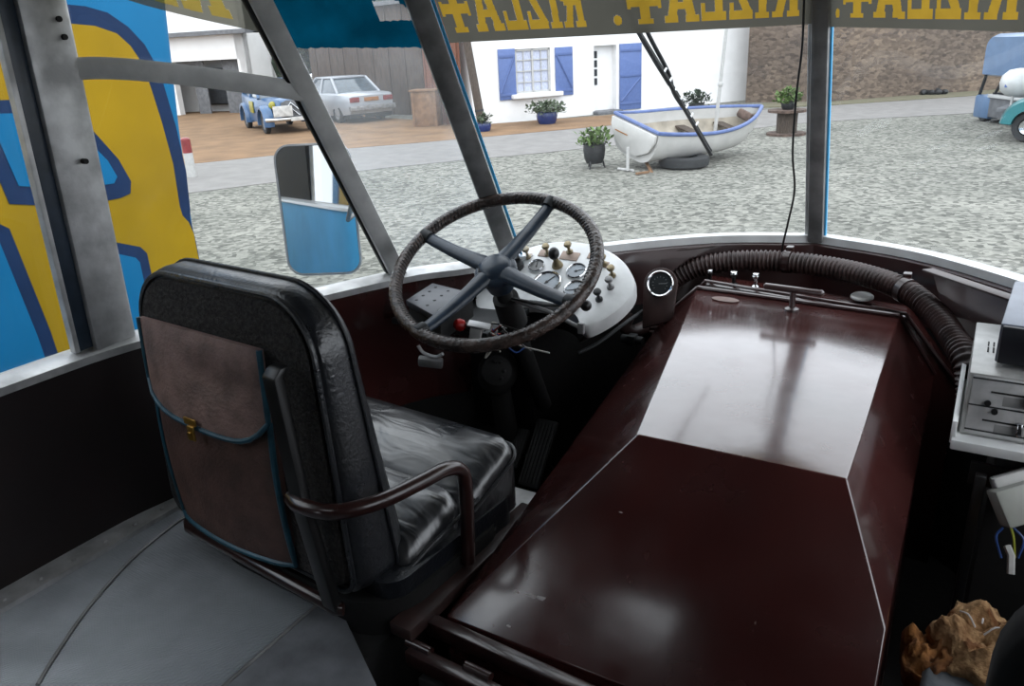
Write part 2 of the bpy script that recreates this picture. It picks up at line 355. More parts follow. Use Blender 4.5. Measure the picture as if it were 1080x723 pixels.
full = lambda P: P+[V((-.91-p.x, p.y, 0)) for p in P[-2::-1]]
BF, TF = full(BLd), full(TLd)
def sweep(P, prof):   # prof: closed list of (inboard offset, z)
    b = B(); rows = [[V((q.x, q.y, z)) for q in offs(P, o)] for o, z in prof]
    b.loft([[rows[k][i] for k in range(len(prof))] for i in range(len(P))]); return b
iA = next(i for i, p in enumerate(BLd) if p.y > 1.74)      # A-post
iC = next(i for i, p in enumerate(BLd) if p.y > 2.02)      # corner post
NB = len(BLd)
side = BLd[:iC+1]; nose = BF[iC:len(BF)-iC]; rside = BF[len(BF)-iC-1:]
def w(P, o0, o1, z0, z1): return sweep(P, [(o0, z0), (o1, z0), (o1, z1), (o0, z1)])
iW = next(i for i, p in enumerate(BLd) if p.y > 1.06)
struct(w(BLd[:iW+1], -.0, .02, -.45, ZB-.03).obj('wall_left', M['wallmaroon']))  # rear stretch darker than the front: shade put into its colour
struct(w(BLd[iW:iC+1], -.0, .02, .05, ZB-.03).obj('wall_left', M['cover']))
struct(w(BLd[iW:iC+1], -.0, .02, -.45, .05).obj('wall_left', M['blackshade']))  # low part black, footwell shade put into the colour
struct(w(nose, -.0, .02, .26, ZB-.03).obj('wall_front', M['maroon']))
struct(w(nose, -.0, .02, -.45, .26).obj('wall_front', M['blackshade']))  # shade under the dash put into the lower wall's colour
struct(w(rside, -.0, .02, -.45, ZB-.03).obj('wall_right', M['wallmaroon']))
struct(w(BF, -.045, -.004, -.72, ZB-.03).obj('wall_left', M['bluebody']))          # outer skin
struct(sweep(BF, [(-.052, ZB-.028), (-.004, ZB-.028), (-.004, ZB-.004), (-.045, ZB-.012)]).obj('trim_1', M['whitebody']))
struct(sweep(side, [(-.003, ZB-.028), (.05, ZB-.03), (.05, ZB-.012), (.03, ZB-.004), (-.003, ZB-.002)]).obj('trim_2', M['alu']))
struct(sweep(nose, [(-.003, ZB-.028), (.022, ZB-.03), (.022, ZB-.006), (-.003, ZB-.002)]).obj('trim_3', M['whitepaint']))
struct(sweep(nose, [(.02, ZB-.065), (.045, ZB-.065), (.045, ZB-.032), (.02, ZB-.032)]).obj('trim_4', M['maroon']))
# roof, rear wall
b = B(); RL = (-1.28, -.70, -.42, .04)      # added roof light, out of view, placed to reflect in the engine cover
o1 = offs(TF, -.05); lft = o1[:len(o1)//2+1]
zs = sorted({-4.5, RL[2], RL[3]} | {round(p.y, 4) for p in lft})
def roofx(y):
    for a, c in zip(lft, lft[1:]):
        if a.y <= y <= c.y and c.y > a.y: return a.x+(c.x-a.x)*(y-a.y)/(c.y-a.y)
    return lft[-1].x if y > 1 else lft[0].x
for y0_, y1_ in zip(zs, zs[1:]):
    xa, xb = roofx(y0_+1e-5), roofx(y1_-1e-5); ra, rb = -.91-xa, -.91-xb
    cuts = [((xa, xb), (ra, rb))]
    if y0_ >= RL[2]-1e-6 and y1_ <= RL[3]+1e-6: cuts = [((xa, xb), (RL[0], RL[0])), ((RL[1], RL[1]), (ra, rb))]
    for (p0, p1), (q0, q1) in cuts:
        b.loft([[V((p0, y0_, z)), V((q0, y0_, z)), V((q1, y1_, z)), V((p1, y1_, z))] for z in (ZT, ZT+.06)])
struct(b.obj('ceiling', M['ceiling']))
struct(B().poly([V((x, y, ZT+.05)) for x, y in ((RL[0], RL[2]), (RL[1], RL[2]), (RL[1], RL[3]), (RL[0], RL[3]))]).obj('added_roof_light', M['glass'], smooth=0))
b = B(); b.box((-.455, -4.5, -.05), (2.7, .05, 1.1)); struct(b.obj('wall_rear', M['wallmaroon']))
b = B(); b.box((-.455, -4.5, .97), (2.6, .05, 1.0)); struct(b.obj('wall_rear', M['ceiling']))  # added blank panel, unseen, closes the rear opening to cut light
b = B(); b.box((.85, -2.1, .97), (.04, 4.8, 1.0)); struct(b.obj('wall_right', M['ceiling']))  # unseen panel added over the right windows to block light
b = B(); b.box((-1.765, -1.0, .97), (.04, 1.5, 1.0)); struct(b.obj('wall_left', M['ceiling']))  # added blanking of rear left windows, darkens the engine cover's reflection
# floors: raised driver platform, lower gangway and footwell
arc = [V(at_z(x, y, 0)) for x, y in [(40, 723), (60, 690), (95, 640), (140, 590), (185, 553), (215, 535)]]
fe = [V(at_z(x, y, 0)) for x, y in ((358, 640), (396, 721))]; fx_ = fe[1]+(fe[1]-fe[0])*2.2
b = B(); b.prism([V((-1.78, -.8, -.06)), V((fx_.x, -.8, -.06)), V((fx_.x, fx_.y, -.06)), V((fe[0].x, fe[0].y, -.06)), V((-1.0, 1.0, -.06)), V((-1.0, 1.5, -.06)), V((-1.78, 1.5, -.06))], (0, 0, .06)); struct(b.obj('floor', M['floor'], smooth=0))
b = B(); b.box((-.925, 1.465, -.012), (.10, .11, .024)); struct(b.obj('floor', M['alu']))
q0, q1 = at_z(365, 612, 0), at_z(238, 723, 0); q1 = q1+(q1-q0)*.8
b = B(); b.prism([V(q0), V(fe[0]), V(fe[1]), V(fx_), V(q1)], (0, 0, .003)); struct(b.obj('floor', M['floordark'], smooth=0))
b = B(); b.box((-.45, -1.0, -.47), (2.66, 7.0, .05)); struct(b.obj('floor', M['blackshade']))
b = B(); b.box((-.96, 1.1, -.24), (.08, .8, .44)); b.box((-1.33, 1.5, -.24), (.9, .02, .42)); struct(b.obj('wall_front', M['blackshade']))
# riveted flange where the platform meets the side
b = B(); b.box((-1.735, .35, .006), (.07, 2.3, .012))
for k in range(26):
    b.ell((-1.725, -.6+k*.08, .013), (.006, .006, .004), seg=8)
struct(b.obj('baseboard_left', M['alu']))
b = B(); b.tube([p+V((0, 0, .003)) for p in curve(arc, 24)], .004, 6); struct(b.obj('trim_5', M['aludark']))
b = B(); q0, q1 = at_z(365, 612, 0), at_z(238, 723, 0); b.tube([q0+V((0, 0, .002)), q1+V((0, 0, .002)), q1+(q1-q0)*.6+V((0, 0, .002))], .005, 6); struct(b.obj('trim_6', M['aludark']))

# ---- window surfaces
def z3(P, z): return [V((p[0], p[1], z)) for p in P]
WB = z3([(-1.26, 2.03), (-1.0, 2.32), (-.75, 2.52), (-.455, 2.626)], ZB); WT = z3([(-1.18, 1.43), (-.95, 1.78), (-.70, 2.08), (-.455, 2.296)], ZT)
mv = lambda P: [V((-.91-p.x, p.y, p.z)) for p in P][::-1]
PAN = {'front_l': (WB, WT), 'front_r': (mv(WB), mv(WT)),
       'side': (z3([(-1.77, 1.03), (-1.68, 1.30), (-1.49, 1.75)], ZB), z3([(-1.74, 1.03), (-1.62, 1.12), (-1.437, 1.203)], ZT)),
       'corner': (z3([(-1.49, 1.75), (-1.38, 1.89), (-1.26, 2.03)], ZB), z3([(-1.437, 1.203), (-1.31, 1.31), (-1.18, 1.43)], ZT)),
       'rear': (z3([(-1.79, -.05), (-1.79, .96)], ZB), z3([(-1.74, -.05), (-1.74, .96)], ZT))}
def S(pn, s, v, off=0):
    b, t = PAN[pn]; p = cr(b, s)*(1-v)+cr(t, s)*v
    if off:
        e = .01; du = (cr(b, s+e if s < .98 else s)*(1-v)+cr(t, s+e if s < .98 else s)*v)-(cr(b, s-e if s > .02 else s)*(1-v)+cr(t, s-e if s > .02 else s)*v)
        dv = cr(t, s)-cr(b, s); n = du.cross(dv).normalized()
        p = p - n*off*(1 if n.dot(V((-.455, 0, .8))-p) < 0 else -1)
    return p
struct(B().grid(lambda u, v: S('rear', u, v), 2, 2).obj('window_1', M['glassside'], recalc=False))
struct(B().grid(lambda u, v: S('side', u, v), 12, 4).obj('window_2', M['glassside'], recalc=False))
struct(B().grid(lambda u, v: S('corner', u, v), 10, 4).obj('window_3', M['glassdust'], recalc=False))
struct(B().grid(lambda u, v: S('front_l', u, v), 16, 4).obj('window_4', M['glass'], recalc=False))
struct(B().grid(lambda u, v: S('front_r', u, v), 16, 4).obj('window_5', M['glass'], recalc=False))
def beam(p0, p1, wd, w_, dd, d_, bev=.004):
    p0, p1, wd, dd = V(p0), V(p1), V(wd).normalized(), V(dd).normalized()
    q = [(-.5, 0), (.5, 0), (.5, 1), (-.5, 1)]
    b = B(); b.loft([[p+wd*(w_*a)+dd*(d_*c) for a, c in q] for p in (p0, p1)])
    if bev: b.bevel(bev, 2)
    return b
# pillars between the panes (in view): wide one behind the driver's window, two raked ones, the middle one
bp0, bp1 = V((-1.775, 1.0, ZB-.01)), V((-1.73, 1.0, ZT))
pil = struct(beam(bp0, bp1, (0, 1, 0), .105, (1, 0, 0), .035, .008).obj('trim_7', M['alu']))
b = B()
for py in [(60, 20), (66, 39), (88, 170)]:
    h = at_x(py[0]+2, py[1], -1.705); b.cyl(h+V((.004, 0, 0)), h-V((.01, 0, 0)), .006, seg=10)
b.obj('screw_hole', M['blackshade'], pil)
struct(beam(bp0+V((.004, -.068, .01)), bp1+V((.004, -.068, 0)), (0, 1, 0), .034, (1, 0, 0), .018, .003).obj('trim_8', M['spokeblue']))
struct(beam(bp0+V((.004, -.092, .01)), bp1+V((.004, -.092, 0)), (0, 1, 0), .012, (1, 0, 0), .022, .002).obj('trim_9', M['alu']))
ap0, ap1 = V((-1.49, 1.75, ZB-.01)), V((-1.437, 1.203, ZT))
struct(beam(ap0, ap1, (.6, .8, 0), .052, (.8, -.45, 0), .03, .006).obj('trim_10', M['alubright']))
struct(beam(ap0+V((-.018, -.024, .01)), ap1+V((-.018, -.024, 0)), (.6, .8, 0), .012, (.8, -.45, 0), .02, .002).obj('trim_11', M['rubber']))
cp0, cp1 = V((-1.26, 2.03, ZB-.01)), V((-1.18, 1.43, ZT))
struct(beam(cp0, cp1, (.7, .72, 0), .058, (.66, -.75, 0), .032, .006).obj('trim_12', M['aludark']))
struct(beam(cp0+V((.024, .026, .01)), cp1+V((.024, .026, 0)), (.7, .72, 0), .008, (.66, -.75, 0), .022, .002).obj('trim_13', M['bluebody']))
mp0, mp1 = V((-.455, 2.622, ZB-.02)), V((-.455, 2.292, ZT))
struct(beam(mp0, mp1, (1, 0, 0), .046, (0, -.95, -.3), .032, .006).obj('trim_14', M['aludark']))
struct(beam(mp0+V((.026, .004, 0)), mp1+V((.026, .004, 0)), (1, 0, 0), .007, (0, -.95, -.3), .014, .002).obj('trim_15', M['bluebody']))
struct(beam(mp0+V((-.03, .004, 0)), mp1+V((-.03, .004, 0)), (1, 0, 0), .012, (0, -.95, -.3), .012, .002).obj('trim_16', M['whitepaint']))
# the same pillars on the other side and along the saloon (beyond the frame, they shape the light)
for a, c in ((ap0, ap1), (cp0, cp1)):
    m_ = lambda p: V((-.91-p.x, p.y, p.z))
    struct(beam(m_(a), m_(c), (-.6, .8, 0), .055, (-.8, -.45, 0), .03, 0).obj('trim_17', M['aludark']))
for yy in (1.0, -.15, -1.3, -2.4, -3.5):
    for sx in (-1, 1):
        if sx < 0 and yy == 1.0: continue
        x0 = -1.775 if sx < 0 else .865; x1 = -1.73 if sx < 0 else .82
        struct(beam((x0, yy, ZB-.02), (x1, yy, ZT), (0, 1, 0), .2 if yy < .9 else .1, (-sx, 0, 0), .035, 0).obj('trim_18', M['alu']))
# curved glazing bar of the driver's window
pts = [S('side', s, v, .012) for s, v in [(.06, .632), (.2, .632), (.4, .624), (.62, .606), (.82, .581), (.985, .556)]]
b = B()
pp = curve(pts, 20); rings = []
for i, p in enumerate(pp):
    t = (pp[min(i+1, 20)]-pp[max(i-1, 0)]).normalized(); u = V((0, 0, 1)); n = t.cross(u).normalized()
    rings.append([p+u*a*.5*.046+n*c*.5*.022 for a, c in [(-1, -1), (-1, 1), (-.7, 1.2), (.7, 1.2), (1, 1), (1, -1)]])
b.loft(rings); struct(b.obj('trim_19', M['alubright']))

# ---- sun strips with mirrored lettering (read from inside)
def bar(x0, y0, x1, y1): return [(x0, y0), (x1, y0), (x1, y1), (x0, y1)]
GL = {'+': (1.0, [bar(.36, 0, .64, 1), bar(.27, 0, .73, .1), bar(.27, .9, .73, 1), bar(.0, .34, 1.0, .54), bar(0, .30, .1, .58), bar(.9, .30, 1, .58)]),
      'A': (1.05, [[(.06, 0), (.34, 0), (.56, 1), (.34, 1)], [(.70, 0), (.98, 0), (.72, 1), (.44, 1)], bar(.22, .26, .8, .42), bar(0, 0, .4, .13), bar(.64, 0, 1.05, .13), bar(.30, .88, .76, 1)]),
      'L': (.80, [bar(0, 0, .8, .17), bar(0, 0, .14, .36), bar(.44, 0, .70, 1), bar(.34, .88, .80, 1)]),
      'Z': (.80, [bar(.02, 0, .78, .17), bar(0, .83, .76, 1), [(.52, .1), (.80, .1), (.28, .9), (0, .9)], bar(.60, .66, .74, .9), bar(.04, .1, .17, .34)]),
      'I': (.48, [[(.10, 0), (.36, 0), (.42, 1), (.16, 1)], bar(0, 0, .46, .12), bar(.06, .88, .50, 1)]),
      'R': (.90, [[(.58, 0), (.84, 0), (.84, 1), (.58, 1)], bar(.50, 0, .9, .12), bar(.12, .86, .9, 1), bar(.12, .44, .66, .58), [(.02, .52), (.26, .52), (.26, .92), (.02, .92)], [(.06, 0), (.34, 0), (.52, .5), (.26, .5)], bar(0, 0, .36, .12)]),
      '.': (.28, [[(.14+.13*math.cos(a), .09+.11*math.sin(a)) for a in [k*math.pi/4 for k in range(8)]]])}
def inside(q, x, y):
    s = 0
    for i in range(len(q)):
        (x0, y0), (x1, y1) = q[i], q[(i+1) % len(q)]; c = (x1-x0)*(y-y0)-(y1-y0)*(x-x0)
        if abs(c) < 1e-9: continue
        if s == 0: s = 1 if c > 0 else -1
        elif (c > 0) != (s > 0): return False
    return True
def in_word(s, v, wd):
    s0, s1, v0, v1, text = wd
    if not s0 <= s <= s1: return False
    va = v0(s) if callable(v0) else v0
    Y = (v-va)/(v1-va)
    if not 0 <= Y <= 1: return False
    adv = [GL[c][0]+.07 for c in text]; X = (s-s0)/(s1-s0)*sum(adv)
    for c, a in zip(text, adv):
        if X < a: return any(inside(q, X, Y) for q in GL[c][1])
        X -= a
    return False
def film_sheet(pn, s0, s1, vb, vt, words, nu=640, nv=72):
    # thin film with the letters let into it: returns the film and one mesh per word
    b = B(); wb = [B() for _ in words]; vcut = .83; cache = {}
    P_ = lambda i, j: (s0+(s1-s0)*i/nu, vb(s0+(s1-s0)*i/nu)*(1-j/nv)+vcut*j/nv)
    for i in range(nu):
        for j in range(nv):
            c = P_(i+.5, j+.5); k = next((n for n, w_ in enumerate(words) if in_word(*c, w_)), -1)
            t_ = wb[k] if k >= 0 else b; q = []
            for key in ((i, j), (i+1, j), (i+1, j+1), (i, j+1)):
                if (k, key) not in cache: cache[k, key] = t_.bm.verts.new(S(pn, *P_(*key), .006 if k < 0 else .0063))
                q.append(cache[k, key])
            t_.bm.faces.new(q)
    b.grid(lambda u, v: S(pn, s0+(s1-s0)*u, vcut*(1-v)+vt*v, .006), 14, 2); return b, wb
def strip(pn, s0, s1, vb, vt, words, label, mf, ml):
    vb_ = vb if callable(vb) else (lambda s: vb)
    t = thing('sun_strip', label, 'banner', S(pn, (s0+s1)/2, vb_(.5), .008))
    b, wb = film_sheet(pn, s0, s1, vb_, vt, words)
    b.obj('film', mf, t, recalc=False)
    for q in wb: q.obj('lettering', ml, t, recalc=False)
    return t
strip('front_l', .035, .985, .648, 1.0, [(.04, .352, .672, .792, '+ALZIR'[:]), (.415, .445, .672, .792, '.'), (.455, .935, .672, .792, '+ALZIR')], 'grey sun strip with mirrored yellow letters across the windscreen left of the middle pillar', M['bannerfilm'], M['letterfilm'])
vr = lambda s: .640-.0514*s
strip('front_r', .02, .98, vr, 1.0, [(.052, .072, lambda s: vr(s)+.024, .78, '.'), (.078, .60, lambda s: vr(s)+.024, .772, '+ALZIR')], 'grey sun strip with mirrored yellow letters across the windscreen right of the middle pillar', M['bannerfilm'], M['letterfilm'])
t = thing('sun_strip', 'pale grey see-through sun strip atop the driver side window above its glazing bar', 'banner', S('side', .5, .8))
fb = lambda s: .842-.158*s
b, wb = film_sheet('side', .05, .98, fb, 1.0, [(.42, .88, lambda s: fb(s)+.016, .90, 'ZIR')], 260, 60)
b.obj('film', M['bannerfilm2'], t, recalc=False); wb[0].obj('lettering', M['letterfilm2'], t, recalc=False)
# ragged dark teal film on the corner pane, with a torn gap
b = B(); N = 40; rnd = random.Random(3)
low = [.654-.016*i/N+.0035*rnd.random() for i in range(N+1)]
def tf(i, v): return S('corner', .02+.96*i/N, low[i]*(1-v)+v*1.0, .006)
for i in range(N):
    u = .02+.96*i/N
    segs = [(0, 1)]
    if .70 < u < .95:
        k = (u-.70)/.25; top = .728+.03*math.sin(math.pi*min(1, k*.9+.2)); bot = .705
        segs = [(0, (bot-low[i])/(1-low[i])), ((top-low[i])/(1-low[i]), 1)]
    for a, c in segs:
        b.bm.faces.new([b.bm.verts.new(p) for p in (tf(i, a), tf(i+1, a), tf(i+1, c), tf(i, c))])
o = b.obj('tint_film', M['tealfilm'], recalc=False, smooth=0)
tag(o, 'ragged dark teal tint film at the top of the narrow corner pane', 'tint film')
# ================================================================== CAB FITTINGS
# ---- engine cover (chamfered box in thick maroon gloss)
A_, B_ = V((-.748, 2.318, .342)), V((-.161, 2.27, .342))
D_, C_ = V((-.555, 1.362, .325)), V((-.146, 1.365, .325))
E_, G_ = V((-.839, 1.026, -.005)), V((-.040, 1.194, .155))
F_, H_ = V((-.839, 2.272, .249)), V((-.056, 2.30, .173))
I_ = V((-.039, 1.028, -.004))
def down(p, z): return V((p.x, p.y, z))
ec = thing('engine_cover', 'big glossy maroon chamfered engine cover between the driver seat and the radio shelf', 'engine cover', (-.455, 1.7, -.45))
b = B(); vs = [A_, B_, C_, D_, E_, G_, H_, F_, I_, down(E_, -.445), down(I_, -.445), down(H_, -.445), down(F_, -.445)]
b.solid(vs, [(0, 1, 2, 3), (0, 3, 4, 7), (1, 6, 5, 2), (3, 2, 5), (3, 5, 8), (3, 8, 4), (6, 11, 10, 8, 5), (4, 8, 10, 9), (7, 4, 9, 12), (0, 7, 12, 11, 6, 1)])
b.bevel(.004, 3, 8); b.obj('cover_panel', M['cover'], ec, smooth=50)
b = B()
def bead(p, q, r=.005): b.tube([p+(q-p)*.01, p+(q-p)*.99], r, 8)
b = B()
for p, q in ((A_, B_), (B_, H_), (A_, F_)):
    b.tube([p+V((0, .008, .004)), q+V((0, .008, .004))], .007, 8)
b.obj('edge_bead', M['maroon'], ec)
b = B()   # bare primer where paint has flaked along the lower rear edge
n_ = (C_-D_).cross(E_-D_).normalized(); n_ = n_ if n_.z > 0 else -n_
rnd = random.Random(5)
def flake(px, py, w_, h_, n=8):
    c = at_pl(px, py, D_+n_*.0006, n_); u = (C_-D_).normalized(); v = n_.cross(u)
    pts = [c+u*w_*math.cos(a)*(.7+.5*rnd.random())+v*h_*math.sin(a)*(.7+.5*rnd.random()) for a in [2*math.pi*k/n for k in range(n)]]
    b = B(); b.poly(pts); b.obj('paint_chip', M['chip'], ec, smooth=0)
for f in [(560, 628, .012, .0035), (572, 631, .014, .005), (545, 624, .006, .003), (537, 660, .006, .002), (655, 540, .005, .001), (745, 690, .007, .003), (735, 688, .004, .004), (660, 592, .004, .001)]: flake(*f)
th = V(at_pl(835, 327, A_, (D_-A_).cross(B_-A_))); tn = (B_-A_).cross(D_-A_).normalized(); tn = tn if tn.z > 0 else -tn
tt = th+tn*.062
b = B(); b.cyl(th, tt, .0085, seg=14).lathe([(.0, 0), (.02, 0), (.02, .006), (.012, .010), (0, .010)], th, tn, 18); b.obj('handle_stem', M['maroon'], ec)
tu = (B_-A_).normalized()
b = B(); b.tube([tt-tu*.085, tt-tu*.08, tt+tu*.08, tt+tu*.085], [.005, .010, .010, .005], 14); b.obj('handle_bar', M['maroon'], ec)
pc = V(at_pl(765, 316, A_, (D_-A_).cross(B_-A_)))+tn*.001
b = B(); b.lathe([(0, 0), (.034, 0), (.034, .0012), (0, .0012)], pc, tn, 24, tu, 1.25, .62); plab(b.obj('worn_patch', mat('worn_pink_primer', (112, 92, 86), .5), ec), 'oval patch of bare pinkish primer')
# hinge rails at the foot of the cover
hr = thing('hinge_rail', 'battered dark maroon hinge rails along the foot of the engine cover', 'hinge', (-.6, 1.0, -.1))
for i, (dy, dz) in enumerate(((-.035, .012), (-.105, -.01))):
    b = B(); p = V((-.85, 1.01+dy, -.02+dz)); b.box((p.x+.42, p.y, p.z), (.86, .03, .035), (0, 0, R(-3)), .004); b.obj('rail', M['armpaint'], hr)
for x in (-.84, -.70, -.52, -.3): B().cyl((x-.03, .938, -.012), (x+.03, .935, -.012), .010, seg=12).obj('hinge_barrel', M['armpaint'], hr)
b = B(); b.box((-.43, .93, -.25), (.80, .04, .37), None, .003).box((-.43, .85, -.25), (.80, .02, .37)); b.obj('rail_post', M['blackshade'], hr)

# ---- bulkhead frame behind the cover with pull knobs
bh = thing('bulkhead_frame', 'maroon bulkhead frame with pull knobs just ahead of the engine cover', 'bulkhead', (-.455, 2.4, -.45))
prof = [(-.935, .10), (-.735, .362), (-.15, .337), (.005, .15)]
inn = [(-.90, .10), (-.725, .335), (-.165, .31), (-.03, .15)]
b = B()
def yy_(x): return 2.42-.04*(x+.455)
outer = [V((x, yy_(x), z)) for x, z in prof]; b2 = [V((x, yy_(x)-.07, z-.012)) for x, z in prof]
lowo = [V((-.935, 2.43, -.44)), V((.005, 2.39, -.44))]
poly = [outer[0], outer[1], outer[2], outer[3], lowo[1], lowo[0]]
b.prism(poly, (0, -.07, -.012)); b.bevel(.004, 2, 20); b.obj('frame_panel', M['cover'], bh)
b = B(); b.tube([p+V((0, -.072, -.002)) for p in outer], .006, 8); b.obj('edge_bead', M['maroon'], bh)
for px, py, m_, r_ in ((749, 295, 'black', .0085), (774, 297, 'black', .011), (797, 299, 'chrome', .010)):
    p = at_y(px, py, 2.385); p.z = .34-.0425*(p.x+.68)+.02 if False else p.z
    b = B(); b.lathe([(.0, 0), (.012, 0), (.012, .006), (.006, .010), (.006, .03), (r_, .034), (r_, .040), (r_*.6, .043), (0, .043)], p+V((0, 0, -.012)), (0, -.15, 1), 18)
    k = b.obj('pull_knob', M[m_], bh)
    b = B(); b.lathe([(0, 0), (r_*1.08, .001), (r_*.9, .006), (0, .007)], p+V((0, -.004, .0285)), (0, -.15, 1), 18); b.obj('cap', M['chrome'], k)
p = at_y(909, 314, 2.39)
b = B(); b.lathe([(0, 0), (.032, 0), (.032, .004), (.027, .008), (.024, .006), (0, .006)], p+V((0, 0, .002)), (0, -.10, 1), 24); b.obj('filler_cap', M['whiteplastic'], bh, smooth=25)

# ---- corrugated air hose
hp = [(690, 352, 2.36), (692, 328, 2.40), (705, 300, 2.42), (735, 282, 2.44), (775, 275, 2.46), (820, 275, 2.47), (870, 281, 2.45), (915, 291, 2.40), (955, 306, 2.33), (985, 330, 2.24), (1005, 356, 2.13), (1019, 380, 2.04), (1024, 405, 2.02), (1024, 440, 2.0)]
hpts = [at_y(x, y, Y) for x, y, Y in hp]
hs = thing('air_hose', 'corrugated dark brown air hose looping under the windscreen', 'hose', hpts[0])
raw = curve(hpts, 3000); cu = [raw[0]]; acc = 0; tot_ = sum((q-p).length for p, q in zip(raw, raw[1:]))
for p, q in zip(raw, raw[1:]):
    acc += (q-p).length
    if acc >= tot_/840*len(cu) and len(cu) < 841: cu.append(q)
while len(cu) < 841: cu.append(cu[-1]+(cu[-1]-cu[-2]))
rr = [.0305+.0034*math.cos(i*2*math.pi/8) for i in range(841)]
B().tube(cu, rr, 16).obj('hose', M['hosebrown'], hs, smooth=60)
for k in (330, 550):
    b = B(); b.tube([cu[k], cu[k+6], cu[k+12]], .036, 18); t_ = (cu[k+12]-cu[k]).normalized()
    b.box(cu[k+6]+V((0, .02, .036)), (.022, .03, .018), None, .003); b.obj('clamp', M['armpaint'], hs)

# ---- round gauge in its bracket beside the dashboard
gc = at_y(696, 299, 2.20); gn = (EYEP-gc).normalized()*.7+V((0, -.5, .35)); gn.normalize()
gg = thing('gauge_pod', 'single round black gauge on a dark bracket left of the engine cover', 'gauge', gc-V((0, 0, .2)))
gu = V((0, 0, 1)).cross(gn).normalized(); gv = gn.cross(gu)
pl_ = [gc-gn*.03+gu*(.052*math.cos(a))+gv*(.052*math.sin(a)) for a in [math.pi*k/12 for k in range(13)]]+[gc-gn*.03-gu*.044-gv*.14, gc-gn*.03+gu*.046-gv*.11]
b = B(); b.prism(pl_, gn*.02); b.bevel(.003, 2, 40); b.obj('bracket', M['hosebrown'], gg)
b = B(); b.lathe([(0, -.05), (.038, -.05), (.0415, 0), (.0415, .008), (.0385, .011), (.0345, .008), (.0335, .002), (0, .002)], gc-gn*.008, gn, 32); b.obj('bezel', M['chrome'], gg)
b = B(); b.lathe([(0, 0), (.034, 0), (.034, .001), (0, .001)], gc-gn*.0045, gn, 28); dl = b.obj('dial', M['dialdark'], gg)
b = B()
for k in range(11):
    a = R(220-k*26); c = gc-gn*.0015+(gu*math.cos(a)+gv*math.sin(a))*.022; b.box(c, (.004, .001, .001), Matrix((gu*math.cos(a)+gv*math.sin(a), gn.cross(gu*math.cos(a)+gv*math.sin(a)), gn)).transposed())
b.tube([gc-gn*.001-gu*.004, gc-gn*.001+gu*.021+gv*.002], .0007, 6); b.obj('needle', M['whiteplastic'], dl)

# ---- folded brackets under the windscreen ledge
def bracket(label, pxs, Ys, drop):
    p = [at_y(x, y, Y) for (x, y), Y in zip(pxs, Ys)]
    t = thing('ledge_bracket', label, 'bracket', p[0]-V((0, 0, drop)), group=None)
    a, c = p; d = (c-a).normalized(); n = V((d.y, -d.x, 0)).normalized()
    b = B(); b.box((a+c)/2, ((c-a).length, .035, .006), Matrix((d, V((0, 0, 1)).cross(d).normalized(), d.cross(V((0, 0, 1)).cross(d).normalized()))).transposed(), .002)
    b.obj('flange', M['hosebrown'], t)
    b = B(); b.prism([a+d*.02-V((0, 0, .003)), c-d*.01-V((0, 0, .003)), c-d*.03-V((0, 0, drop*.8)), a+d*.08-V((0, 0, drop))], V((0, 0, 1)).cross(d).normalized()*.006); b.obj('web', M['maroon'], t)
    return t
bracket('dark folded bracket beside the round gauge under the windscreen ledge', [(668, 268), (753, 258)], (2.34, 2.48), .09)
bracket('maroon folded bracket under the ledge above the radio', [(978, 284), (1078, 318)], (2.30, 2.08), .10)

# ---- instrument cluster
cn = V((.05, -.50, .86)).normalized(); cc = V(at_y(586, 298, 1.99)); 
cu_ = V((1, 0, 0)); cu_ = (cu_-cn*cu_.dot(cn)).normalized(); cv_ = cn.cross(cu_)
def on(px, py): return V(at_pl(px, py, cc, cn))
ic = thing('instrument_cluster', 'white oval dashboard with dials and knobs behind the steering wheel', 'dashboard', cc-V((0, 0, .3)))
# outline traced on the tilted plate
ol = [on(x, y) for x, y in [(502, 320), (505, 300), (520, 282), (540, 268), (562, 259), (590, 254), (618, 256), (642, 264), (659, 277), (668, 293), (668, 305), (659, 318), (642, 332), (616, 344), (607, 332), (582, 320), (550, 317), (531, 326), (527, 339), (511, 333)]]
op = []
for i in range(len(ol)):
    p0, p1, p2, p3 = ol[i-1], ol[i], ol[(i+1) % len(ol)], ol[(i+2) % len(ol)]
    for k in range(4):
        t = k/4; op.append(.5*((2*p1)+(p2-p0)*t+(2*p0-5*p1+4*p2-p3)*t*t+(3*p1-p0-3*p2+p3)*t**3))
ctr = sum(op, V((0, 0, 0)))/len(op)
rg = lambda sc, h: [ctr+(p-ctr)*sc+cn*h for p in op]
b = B(); b.loft([rg(.96, -.056), rg(1.0, -.052), rg(1.015, -.02), rg(1.0, -.004), rg(.965, 0)]); b.obj('panel', M['whitepaint'], ic, smooth=50)
b = B(); b.loft([[ctr+(p-ctr)*.55-cn*.16 for p in op], [ctr+(p-ctr)*.95-cn*.056 for p in op]]); b.obj('housing', M['blackshade'], ic)
